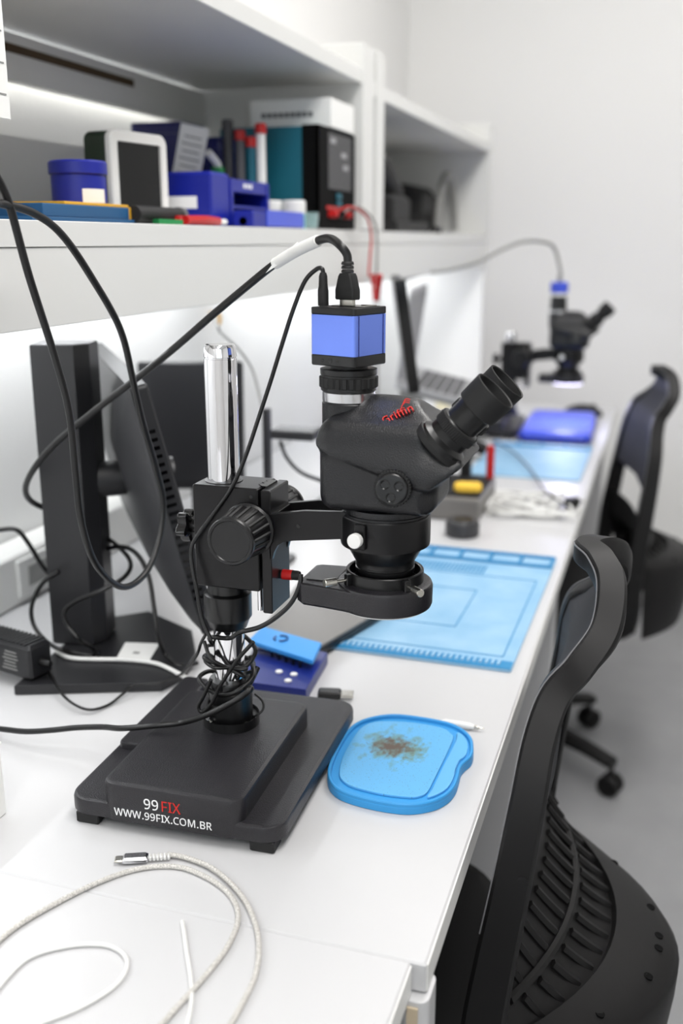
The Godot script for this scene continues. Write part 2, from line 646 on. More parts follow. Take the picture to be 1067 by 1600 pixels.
# ---------------------------------------------------------------- shelf
func build_shelf() -> void:
	# bay by the microscope, bay at the far end
	var bays := [[0.3, -1.905, "long white wall shelf bay holding blue jars, bins and power supply"], [-1.907, -3.2, "short white wall shelf bay holding the black bag and hose"]]
	for b in bays:
		var za: float = b[0]
		var zb: float = b[1]
		var far := za < -1.0
		var t := thing("wall_shelf", b[2], "shelf", Vector3(-0.55, 1.172, zb))
		var d := za - zb
		var up := -0.012 if far else 0.0
		part("lower_board", Geo.new().box(Vector3(-0.165, 0.084, d / 2), Vector3(0.328, 0.024, d - 0.002), 0.001), M.shelf_laminate, t)
		part("fascia", Geo.new().box(Vector3(-0.009, 0.03595, d / 2), Vector3(0.018, 0.0721, d - 0.002), 0.0006), M.shelf_laminate, t)
		part("edge_band", Geo.new().box(Vector3(0.0004, 0.084, d / 2), Vector3(0.0012, 0.0225, d - 0.003)), M.shelf_laminate, t)
		part("upper_board", Geo.new().box(Vector3(-0.165, 0.361 + up, d / 2), Vector3(0.328, 0.025, d - 0.002), 0.001), M.shelf_laminate, t)
		for z in ([0.052] if not far else [d - 0.027, 0.02]):
			var th: float = 0.066 if not far else (0.052 if z > 0.5 else 0.038)
			part("side_panel", Geo.new().box(Vector3(-0.163, 0.2565, z - 0.018), Vector3(0.33, 0.32, th), 0.0015), M.shelf_laminate, t)
		part("low_back_board", Geo.new().box(Vector3(-0.321, 0.155, d / 2), Vector3(0.012, 0.12, d - 0.08)), M.shelf_laminate, t)
		part("hanging_rail", Geo.new().box(Vector3(-0.318, 0.315 + up, d / 2), Vector3(0.018, 0.06, d - 0.08)), M.shelf_laminate, t)
		if not far:
			part("rail_strip_glow", Geo.new().box(Vector3(-0.338, 0.3435, d / 2), Vector3(0.014, 0.004, d - 0.15)), M.strip_glow, t)
			part("brown_batten", Geo.new().box(Vector3(-0.3085, 0.325, d / 2 + 0.16), Vector3(0.004, 0.011, d - 0.36)), M.brown_wood, t)
		part("light_strip_glow", Geo.new().box(Vector3(-0.25, 0.0685, d / 2), Vector3(0.022, 0.005, d - 0.12)), M.strip_glow, t)
	# side panel carrying the far end of the shelf
	var e := thing("end_panel", "white end panel standing between the desk and the far end of shelf", "panel", Vector3(-0.715, DESK, -3.178))
	part("board", Geo.new().box(Vector3(-0.005, 0.2105, 0.002), Vector3(0.335, 0.421, 0.02), 0.001), M.shelf_laminate, e)


# ---------------------------------------------------------------- microscope
func sd_box(p: Vector3, c: Vector3, h: Vector3, r: float) -> float:
	var q := (p - c).abs() - h + Vector3(r, r, r)
	return Vector3(maxf(q.x, 0), maxf(q.y, 0), maxf(q.z, 0)).length() + minf(maxf(q.x, maxf(q.y, q.z)), 0.0) - r

func smax(a: float, b: float, k: float) -> float:
	var h := maxf(k - absf(a - b), 0.0) / k
	return maxf(a, b) + h * h * k * 0.25

func head_field(p: Vector3) -> float:
	# the housing, origin at the pole foot: a bevelled upper shell over a lower body
	var az := absf(p.z)
	var k := 0.006
	var u := (p.y - 0.3745 + (p.x - 0.15) * (p.x - 0.15) * 2.0 + 22.0 * az * az) * 0.75
	u = smax(u, az * 0.87 + p.y * 0.5 - (0.0305 * 0.87 + 0.354 * 0.5), 0.003)
	u = smax(u, -p.x + 0.1005, k)
	u = smax(u, -p.x * 0.72 + p.y * 0.69 - (-0.122 * 0.72 + 0.3645 * 0.69), k)
	u = smax(u, p.x * 0.70 + p.y * 0.714 - (0.210 * 0.70 + 0.344 * 0.714), 0.003)
	u = smax(u, p.x * 0.62 - p.y * 0.785 - (0.229 * 0.62 - 0.326 * 0.785), 0.004)
	u = smax(u, az - 0.0475, k)
	u = smax(u, -p.y * 0.95 - p.x * 0.31 + (0.335 * 0.95 + 0.100 * 0.31), 0.004)
	var body := sd_box(p, Vector3(0.1535, 0.318, 0), Vector3(0.0505, 0.040, 0.0415), 0.014)
	body = smax(body, p.x * 0.8 + az * 0.6 - (0.2045 * 0.8 + 0.026 * 0.6), 0.004)
	body = smax(body, -p.y + 0.2785, 0.003)
	var hh := clampf(0.5 + 0.5 * (body - u) / 0.007, 0.0, 1.0)
	return lerpf(body, u, hh) - 0.007 * hh * (1.0 - hh)

func knurled(r: float, y0: float, y1: float, teeth: int, depth: float) -> Geo:
	var g := Geo.new()
	var poly := PackedVector2Array()
	for i in teeth:
		for e in [[0.0, r - depth], [0.18, r], [0.72, r], [0.9, r - depth]]:
			var a: float = TAU * (i + e[0]) / teeth
			poly.append(Vector2(cos(a), sin(a)) * e[1])
	g.prism(poly, y0, y1, 0.0006)
	return g

func tilt_to(axis: Vector3, at: Vector3) -> Transform3D:
	var y := axis.normalized()
	var x := y.cross(Vector3.FORWARD if absf(y.z) < 0.9 else Vector3.UP).normalized()
	return Transform3D(Basis(x, y, x.cross(y)), at)

func microscope(label: String, at: Vector3, turn: float, pole_top: float, lift: float, printed: bool) -> Node3D:
	var t := thing("stereo_microscope", label, "microscope", at, turn)
	var bt := deg_to_rad(2.3)
	var bc := Vector3(-0.004 if printed else -0.062, 0, 0.0085)
	# --- stand foot
	var g := Geo.new()
	g.xf = Transform3D(Basis(Vector3.UP, bt), bc)
	g.prism(rrect(0.201, 0.253, 0.02, 6), 0.011, 0.026, 0.0035, 0.001)
	var base := part("base_plate", g, M.black_cast, t)
	g = Geo.new()
	g.xf = Transform3D(Basis(Vector3.UP, bt), bc)
	g.prism(rrect(0.131, 0.196, 0.013, 5, Vector2(0.0005, 0.0295)), 0.0115, 0.047, 0.004, 0.0)
	part("raised_deck", g, M.black_cast, base)
	g = Geo.new()
	g.xf = Transform3D(Basis(Vector3.UP, bt), bc)
	g.prism(rrect(0.030, 0.158, 0.006, 4, Vector2(-0.0815, -0.044)), 0.02, 0.0335, 0.0025, 0.0)
	part("side_ledge", g, M.black_cast, base)
	for sx in [-1, 1]:
		for sz in [-1, 1]:
			var f := Geo.new()
			f.xf = Transform3D(Basis(Vector3.UP, bt), bc)
			part("foot", f.box(Vector3(0.082 * sx, 0.0058, 0.1135 * sz), Vector3(0.022, 0.0116, 0.020), 0.0015), M.black_rubber, t)
	if printed:
		var face := Transform3D(Basis(Vector3.UP, bt), bc)
		var up := 0.0018
		lettering("print_number", "99", 0.0135, M.print_white, t, face * Transform3D(Basis(), Vector3(-0.0165, 0.0305 + up, 0.1277)))
		lettering("print_word", "FIX", 0.0135, M.print_red, t, face * Transform3D(Basis(), Vector3(0.0015, 0.0305 + up, 0.1277)))
		lettering("print_address", "WWW.99FIX.COM.BR", 0.0098, M.print_white, t, face * Transform3D(Basis(), Vector3(-0.0065, 0.0185 + up, 0.1277)))
	# --- column
	part("pole", Geo.new().lathe([Vector2(0.0147, 0.047), Vector2(0.0147, pole_top - 0.0125), Vector2(0.0141, pole_top - 0.012), Vector2(0.0141, pole_top - 0.011), Vector2(0.0147, pole_top - 0.0105), Vector2(0.0143, pole_top - 0.003), Vector2(0.0125, pole_top)], 40), M.chrome, t)
	var col := part("foot_collar", Geo.new().lathe([Vector2(0.027, 0.0468), Vector2(0.027, 0.0565), Vector2(0.0262, 0.0525), Vector2(0.0215, 0.0525), Vector2(0.0208, 0.054), Vector2(0.0208, 0.083), Vector2(0.0202, 0.0835), Vector2(0.0202, 0.0845), Vector2(0.0208, 0.085), Vector2(0.0208, 0.092), Vector2(0.0195, 0.094), Vector2(0.0151, 0.094)], 40), M.black_satin, t)
	for a in [0.5, 2.2, 4.0]:
		part("screw", Geo.new().lathe([Vector2(0.0022, 0.0522), Vector2(0.0022, 0.0545), Vector2(0.001, 0.0547)], 10, Vector3(0.0238 * cos(a), 0, 0.0238 * sin(a))), M.steel, col)
	part("stop_collar", Geo.new().lathe([Vector2(0.0175, 0.147 + lift), Vector2(0.0205, 0.155 + lift), Vector2(0.0225, 0.158 + lift), Vector2(0.0225, 0.181 + lift), Vector2(0.0215, 0.182 + lift), Vector2(0.0185, 0.183 + lift), Vector2(0.0185, 0.194 + lift)], 40), M.black_satin, t)
	# --- focus block, slide and arm
	var y := Vector3(0, lift, 0)
	var blk := part("focus_block", Geo.new().box(Vector3(0.0105, 0.241, 0) + y, Vector3(0.063, 0.096, 0.045), 0.0012), M.black_anodised, t)
	part("bore_rim", Geo.new().lathe([Vector2(0.0172, 0.2885 + lift), Vector2(0.0172, 0.2896 + lift), Vector2(0.0150, 0.2898 + lift)], 32), M.black_satin, blk)
	part("set_screw", Geo.new().lathe([Vector2(0.0016, 0), Vector2(0.0016, 0.0008)], 10), M.black_gloss, blk).transform = tilt_to(Vector3.BACK, Vector3(0.036, 0.2815 + lift, 0.0222))
	var zig := PackedVector2Array([Vector2(0.0425, -0.013), Vector2(0.037, -0.0105), Vector2(0.0405, -0.006), Vector2(0.0365, -0.002), Vector2(0.041, 0.002), Vector2(0.0365, 0.006), Vector2(0.0425, 0.0125), Vector2(0.047, 0.0125), Vector2(0.047, -0.013)])
	part("dovetail_slide", Geo.new().prism(zig, 0.20 + lift, 0.2896 + lift, 0.0), M.black_gloss, blk)
	part("guide_rod", Geo.new().lathe([Vector2(0.0024, 0.172 + lift), Vector2(0.0024, 0.20 + lift)], 14, Vector3(0.0385, 0, 0.013)), M.chrome, blk)
	for s in [1.0, -1.0]:
		var kg := Geo.new()
		kg.lathe([Vector2(0.0235, 0.0), Vector2(0.0245, 0.0015), Vector2(0.0245, 0.004), Vector2(0.0225, 0.0055), Vector2(0.0195, 0.037), Vector2(0.0215, 0.0385), Vector2(0.0215, 0.0415), Vector2(0.0205, 0.0428), Vector2(0.0185, 0.0428), Vector2(0.0178, 0.0418), Vector2(0.0, 0.0415)], 40)
		var kn := part("focus_knob", kg, M.black_satin, t)
		kn.transform = tilt_to(Vector3(0, 0, s), Vector3(0.0335, 0.252 + lift, 0.0225 * s))
		for i in 18:
			var a := TAU * i / 18
			var rib := Geo.new()
			rib.tube([Vector3(0.0222 * cos(a), 0.007, 0.0222 * sin(a)), Vector3(0.0193 * cos(a), 0.0365, 0.0193 * sin(a))], 0.0017, 6, 1)
			part("grip_rib", rib, M.black_rubber, kn)
	# lock knob with lobes on the wall side
	var lobe := PackedVector2Array()
	for i in 40:
		var a := TAU * i / 40
		lobe.append(Vector2(cos(a), sin(a)) * (0.0135 + 0.0028 * cos(a * 5)))
	var lk := part("lock_knob", Geo.new().prism(lobe, 0.0, 0.012, 0.002), M.black_gloss, t)
	lk.transform = tilt_to(Vector3.LEFT, Vector3(-0.033, 0.243 + lift, 0.0))
	part("lock_stem", Geo.new().lathe([Vector2(0.006, -0.016), Vector2(0.006, 0.002)], 16), M.black_satin, lk)
	part("carrier_plate", Geo.new().box(Vector3(0.0495, 0.2305, 0) + y, Vector3(0.0095, 0.115, 0.045), 0.001), M.black_anodised, t)
	var arm := Geo.new()
	for s in [1.0, -1.0]:
		var poly := PackedVector2Array([Vector2(0.052, 0.267), Vector2(0.085, 0.2725), Vector2(0.119, 0.2745), Vector2(0.124, 0.2745), Vector2(0.124, 0.250), Vector2(0.119, 0.250), Vector2(0.075, 0.2445), Vector2(0.066, 0.2425), Vector2(0.060, 0.2385), Vector2(0.0565, 0.232), Vector2(0.0545, 0.225), Vector2(0.052, 0.225)])
		arm.xf = Transform3D(Basis(Vector3.RIGHT, Vector3.BACK, Vector3.UP), Vector3(0, lift, 0.0195 * s))
		arm.prism(poly, -0.003, 0.003, 0.0006)
	arm.xf = Transform3D()
	arm.box(Vector3(0.0555, 0.2545, 0) + y, Vector3(0.005, 0.026, 0.038), 0.0005)
	var ar := part("arm", arm, M.black_anodised, t)
	for s in [1.0, -1.0]:
		part("arm_screw", Geo.new().lathe([Vector2(0.0018, 0), Vector2(0.0018, 0.0006)], 12), M.black_gloss, ar).transform = tilt_to(Vector3(0, 0, s), Vector3(0.08, 0.2585 + lift, 0.0224 * s))
	var ax := Vector3(0.153, lift, 0)
	var hold := part("head_holder", Geo.new().lathe([Vector2(0.0365, 0.2468), Vector2(0.0390, 0.2445), Vector2(0.0395, 0.247), Vector2(0.0395, 0.270), Vector2(0.0385, 0.2715), Vector2(0.036, 0.2715)], 48, ax, true), M.black_anodised, t)
	part("clamp_boss", Geo.new().box(Vector3(0, 0, 0), Vector3(0.011, 0.022, 0.006), 0.001), M.black_anodised, hold).transform = Transform3D(Basis(Vector3.UP, -0.28), ax + Vector3(-0.011, 0.259, 0.0385))
	var cs := part("clamp_screw", Geo.new().lathe([Vector2(0.003, 0), Vector2(0.003, 0.004), Vector2(0.0062, 0.0045), Vector2(0.0064, 0.0095), Vector2(0.0058, 0.0105)], 24), M.white_plastic, hold)
	cs.transform = tilt_to(Vector3(-0.12, 0.02, 1), ax + Vector3(-0.0125, 0.2575, 0.040))
	# --- optical head
	var hg := Geo.new()
	hg.field(head_field, Vector3(0.09, 0.27, -0.056), Vector3(0.246, 0.386, 0.058), 0.0026)
	hg.lathe([Vector2(0.0375, 0.2705), Vector2(0.0375, 0.2735), Vector2(0.0365, 0.274), Vector2(0.0365, 0.2755), Vector2(0.038, 0.276), Vector2(0.038, 0.2795)], 48, Vector3(0.153, 0, 0))
	var head := part("optical_head", hg, M.black_plastic, t, 28.0)
	head.position = y
	part("objective", Geo.new().lathe([Vector2(0.0355, 0.2715), Vector2(0.0355, 0.246), Vector2(0.034, 0.243), Vector2(0.0275, 0.231), Vector2(0.0262, 0.229), Vector2(0.0262, 0.2255), Vector2(0.0254, 0.225), Vector2(0.0254, 0.2235), Vector2(0.0262, 0.223), Vector2(0.0262, 0.2195), Vector2(0.0245, 0.219), Vector2(0.0245, 0.204), Vector2(0.020, 0.203)], 48, Vector3(0.153, 0, 0)), M.black_satin, head)
	# zoom knobs with three finger dimples
	for s in [1.0, -1.0]:
		var zk := part("zoom_knob", knurled(0.0155, 0.0, 0.012, 36, 0.0008), M.black_rubber, head)
		zk.transform = tilt_to(Vector3(0.12, 0.1, s), Vector3(0.171, 0.305, 0.041 * s))
		part("knob_cap", Geo.new().lathe([Vector2(0.0135, 0.0115), Vector2(0.0128, 0.0145), Vector2(0.0118, 0.0153), Vector2(0.0, 0.0155)], 32), M.black_satin, zk)
		for i in 3:
			var a := TAU * i / 3 + 0.6
			var dg := Geo.new()
			dg.lathe([Vector2(0.0042, 0.0152), Vector2(0.0040, 0.0159), Vector2(0.0034, 0.0157), Vector2(0.0024, 0.0153), Vector2(0.0, 0.0151)], 16, Vector3(0.0066 * cos(a), 0, 0.0066 * sin(a)))
			part("finger_dimple", dg, M.black_gloss, zk, 60.0)
	# eyepieces
	var axis := Vector3(0.69, 0.724, 0).normalized()
	for s in [1.0, -1.0]:
		var ep := part("eyepiece", Geo.new().lathe([Vector2(0.0215, -0.004), Vector2(0.0215, 0.001), Vector2(0.0185, 0.003), Vector2(0.0172, 0.004), Vector2(0.0172, 0.0185)], 36), M.black_satin, head)
		ep.transform = tilt_to(axis, Vector3(0.209, 0.3435, 0.0295 * s))
		part("diopter_ring", knurled(0.0186, 0.0105, 0.0195, 60, 0.0005), M.black_rubber, ep)
		part("barrel", Geo.new().lathe([Vector2(0.0172, 0.0195), Vector2(0.0165, 0.0205), Vector2(0.0150, 0.021), Vector2(0.0150, 0.040)], 36), M.black_satin, ep)
		part("eyecup", Geo.new().lathe([Vector2(0.0165, 0.037), Vector2(0.0183, 0.038), Vector2(0.0188, 0.0585), Vector2(0.0183, 0.0592), Vector2(0.0172, 0.0585), Vector2(0.0160, 0.043), Vector2(0.0155, 0.0375)], 40, Vector3.ZERO, true), M.black_rubber, ep)
		part("lens", Geo.new().lathe([Vector2(0.0152, 0.0395), Vector2(0.0152, 0.041), Vector2(0.010, 0.0425), Vector2(0.0, 0.043)], 32), M.lens_glass, ep, 60.0)
	part("eyepiece_bridge", Geo.new().prism(rrect(0.047, 0.099, 0.02, 6), -0.010, -0.002, 0.0015), M.black_rubber, head).transform = tilt_to(axis, Vector3(0.2095, 0.344, 0)) * Transform3D(Basis(Vector3.UP, 0.0), Vector3.ZERO)
	part("photo_tube", Geo.new().lathe([Vector2(0.0228, 0.335), Vector2(0.0228, 0.3665), Vector2(0.0215, 0.368), Vector2(0.019, 0.368)], 40, Vector3(0.119, 0, 0)), M.black_plastic, head)
	part("silver_collar", Geo.new().lathe([Vector2(0.0205, 0.3675), Vector2(0.0225, 0.3685), Vector2(0.0225, 0.3760), Vector2(0.0215, 0.3768)], 40, Vector3(0.119, 0, 0)), M.silver_ring, head)
	if printed:
		# red maker's word on the top facet, reading away along the head
		var n := Vector3(0, 1.0, 1.02).normalized()
		var along := Vector3(0.0217, 0.0105, -0.0107).normalized()
		var upv := n.cross(along).normalized()
		var spot := Vector3(0, 0, 0)
		for k in 40:
			var q := on_z(622, 649, at.z + 0.012 + 0.0006 * k) - at
			if head_field(q) > 0.0:
				spot = q
				break
		lettering("maker_word", "Griffin", 0.0098, M.print_red, head, Transform3D(Basis(along, upv, along.cross(upv)), spot + n * 0.0009), 0.0022)
		var e := Geo.new()
		e.xf = Transform3D(Basis(along, upv, along.cross(upv)), spot + along * 0.011 + upv * 0.0052 + n * 0.0012)
		for k in 3:
			e.tube([Vector3(-0.006 + k * 0.0015, 0.0 + k * 0.0012, 0), Vector3(-0.001 + k * 0.001, 0.003 + k * 0.0015, 0), Vector3(0.002 + k * 0.001, 0.0005 + k * 0.0015, 0)], 0.0004, 5, 4)
		part("maker_emblem", e, M.print_red, head)
	return t

func ring_light(label: String, at: Vector3, turn: float, lit: bool) -> Node3D:
	var t := thing("ring_light", label, "ring light", at, turn)
	var g := Geo.new()
	g.lathe([Vector2(0.0310, 0.002), Vector2(0.0385, 0.0005), Vector2(0.0415, 0.0015), Vector2(0.0425, 0.004), Vector2(0.0427, 0.0195), Vector2(0.0415, 0.0225), Vector2(0.039, 0.0238), Vector2(0.0305, 0.024), Vector2(0.0305, 0.003)], 56, Vector3.ZERO, true)
	var body := part("housing", g, M.black_cast, t)
	var bg := Geo.new()
	bg.prism(PackedVector2Array([Vector2(-0.026, -0.032), Vector2(-0.014, 0.0395), Vector2(-0.030, 0.0355), Vector2(-0.048, 0.0325), Vector2(-0.068, 0.030), Vector2(-0.074, 0.024), Vector2(-0.074, -0.026), Vector2(-0.069, -0.030), Vector2(-0.048, -0.032)]), 0.0015, 0.0215, 0.0025)
	part("switch_box", bg, M.black_cast, body)
	part("rating_plate", Geo.new().box(Vector3(-0.055, 0.0218, -0.002), Vector3(0.026, 0.0008, 0.038), 0.0002), M.black_satin, body)
	var rim := part("clamp_rim", Geo.new().lathe([Vector2(0.0315, 0.022), Vector2(0.0345, 0.022), Vector2(0.0345, 0.0335), Vector2(0.0338, 0.0342), Vector2(0.0322, 0.0342), Vector2(0.0315, 0.0335)], 48, Vector3.ZERO, true), M.black_satin, t)
	for a in [0.78, 2.35, 4.712]:
		var d := Vector3(cos(a), 0, sin(a))
		part("screw_lug", Geo.new().box(Vector3.ZERO, Vector3(0.008, 0.0105, 0.006), 0.0008), M.black_satin, rim).transform = Transform3D(Basis(Vector3.UP, -a), d * 0.0355 + Vector3(0, 0.0285, 0))
		var s := part("thumb_screw", Geo.new().lathe([Vector2(0.0015, -0.006), Vector2(0.0015, 0.012), Vector2(0.0016, 0.0125), Vector2(0.0034, 0.013), Vector2(0.0036, 0.0135), Vector2(0.0036, 0.0235), Vector2(0.0032, 0.0242)], 18), M.steel, t)
		s.transform = tilt_to(d + Vector3(0, 0.02, 0), d * 0.036 + Vector3(0, 0.0285, 0))
	part("led_band", Geo.new().lathe([Vector2(0.0335, -0.0006), Vector2(0.0385, -0.0006), Vector2(0.0385, 0.0012), Vector2(0.0335, 0.0012)], 48, Vector3.ZERO, true), M.ring_glow if lit else M.white_plastic, t)
	return t

func build_front_microscope() -> void:
	var o := Vector3(-0.373, DESK, -0.812)
	microscope("black stereo microscope with white address lettering on its stepped base", o, 0.0, 0.412, 0.0, true)
	ring_light("unlit black ring light with silver thumb screws clamped under front microscope", o + Vector3(0.153, 0.1865, 0), 0.0, false)
	# power plug of the ring light
	# camera on the photo tube
	var c := thing("microscope_camera", "square bright blue metal camera on top of the front microscope", "camera", o + Vector3(0.119, 0.3765, 0), deg_to_rad(-19.6))
	var cm := part("c_mount", Geo.new().lathe([Vector2(0.0225, 0.0), Vector2(0.0238, 0.001), Vector2(0.0238, 0.014), Vector2(0.0243, 0.0145), Vector2(0.0243, 0.019), Vector2(0.0225, 0.0195), Vector2(0.016, 0.0195), Vector2(0.016, 0.024)], 40), M.black_satin, c)
	part("grip_ring", knurled(0.0252, 0.0035, 0.0125, 26, 0.0012), M.black_rubber, cm)
	part("lower_band", Geo.new().prism(rrect(0.0464, 0.0464, 0.003, 4), 0.0225, 0.0315, 0.0008), M.black_satin, c)
	part("blue_body", Geo.new().prism(rrect(0.0462, 0.0462, 0.003, 4), 0.0315, 0.0645, 0.0002), M.blue_aluminium, c)
	for q in [[0.0232, 0.0172], [0.0232, -0.0172]]:
		part("groove", Geo.new().box(Vector3(q[0], 0.048, q[1]), Vector3(0.0006, 0.0326, 0.0007)), M.navy, c)
	part("upper_band", Geo.new().prism(rrect(0.0464, 0.0464, 0.003, 4), 0.0645, 0.0705, 0.0008), M.black_satin, c)
	for q in [[-0.010, 0.0013], [-0.002, 0.002], [0.006, 0.0013]]:
		part("screw_hole", Geo.new().lathe([Vector2(q[1], 0), Vector2(q[1], 0.0004), Vector2(q[1] * 0.6, 0.0003)], 14), M.black_gloss, c).transform = tilt_to(Vector3.BACK, Vector3(q[0], 0.027, 0.0231))
	part("connector_plate", Geo.new().box(Vector3(0.004, 0.0708, -0.004), Vector3(0.034, 0.0006, 0.022)), M.black_gloss, c)
	part("socket", Geo.new().box(Vector3(0.012, 0.0713, -0.012), Vector3(0.012, 0.0008, 0.006)), M.steel, c)

func build_far_microscope() -> void:
	var o := FAR_SCOPE
	microscope("blurred black stereo microscope on distant desk with lit ring lamp", o, 0.0, 0.265, -0.05, false)
	ring_light("glowing ring light shining under the distant microscope", o + Vector3(0.153, 0.1365, 0), 0.0, true)
	var l := OmniLight3D.new()
	l.name = "ring_lamp_light"
	add_child(l)
	l.position = o + Vector3(0.153, 0.125, 0)
	l.light_color = Color(0.84, 0.84, 1.0)
	l.light_energy = 0.06
	l.light_size = 0.03
	l.omni_range = 8.0
	l.shadow_enabled = true
	var c := thing("microscope_camera", "small round blue capped camera on the distant microscope tube", "camera", o + Vector3(0.119, 0.3265, 0))
	part("neck", Geo.new().lathe([Vector2(0.0225, 0.0), Vector2(0.0205, 0.035)], 28), M.black_satin, c)
	part("white_ring", Geo.new().lathe([Vector2(0.022, 0.035), Vector2(0.022, 0.043)], 28), M.white_plastic, c)
	part("blue_cap", Geo.new().lathe([Vector2(0.0225, 0.043), Vector2(0.0235, 0.045), Vector2(0.0235, 0.068), Vector2(0.021, 0.070)], 28), M.violet_blue, c)
	part("cable_gland", Geo.new().lathe([Vector2(0.007, 0.07), Vector2(0.0055, 0.09)], 16), M.cable_grey, c)


# ---------------------------------------------------------------- monitors and laptops
func monitor(label: String, top_near: Vector3, top_far: Vector3, bottom_near: Vector3, bulge: float, back_mat: Material) -> Node3D:
	# a tilted panel given by three of its back corners; its screen faces away from the bulge
	var w := top_far - top_near
	var d := bottom_near - top_near
	var n := w.cross(d).normalized()
	var t := thing("monitor", label, "monitor", (top_near + top_far) / 2 + d)
	var b := Basis(w.normalized(), -d.normalized(), w.cross(-d).normalized())
	var half := w.length() / 2
	var hi := d.length()
	var g := Geo.new()
	g.xf = Transform3D(b, Vector3.ZERO) * Transform3D(Basis(Vector3.RIGHT, Vector3.FORWARD, Vector3.UP), Vector3(0, hi / 2, 0))
	g.prism(rrect(half * 2, hi, 0.006, 3), -0.010, 0.010, 0.002)
	part("panel", g, M.monitor_black, t)
	g = Geo.new()
	g.xf = Transform3D(b, Vector3.ZERO)
	g.box(Vector3(0, hi / 2, 0.0105), Vector3(half * 2 - 0.014, hi - 0.016, 0.001))
	part("screen", g, M.screen_dark, t)
	g = Geo.new()
	g.xf = Transform3D(b, Vector3.ZERO)
	var rings := []
	for e in [[0.0, -0.010], [0.012, -0.016], [0.05, -0.012 - bulge * 0.6], [0.10, -0.012 - bulge]]:
		var q := PackedVector3Array()
		for p in rrect((half - e[0]) * 2 - 0.006, hi - e[0] * 1.5 - 0.006, 0.012, 3):
			q.append(Vector3(p.x, p.y + hi / 2, e[1]))
		rings.append(q)
	g.loft(rings)
	part("back_shell", g, back_mat, t)
	for s in [-1.0, 1.0]:
		for k in 22:
			var vg := Geo.new()
			vg.xf = Transform3D(b, Vector3.ZERO)
			vg.box(Vector3(s * half, hi * (0.16 + 0.7 * k / 22.0), -0.002), Vector3(0.0012, 0.004, 0.012))
			part("vent_rib", vg, M.black_gloss, t)
	return t

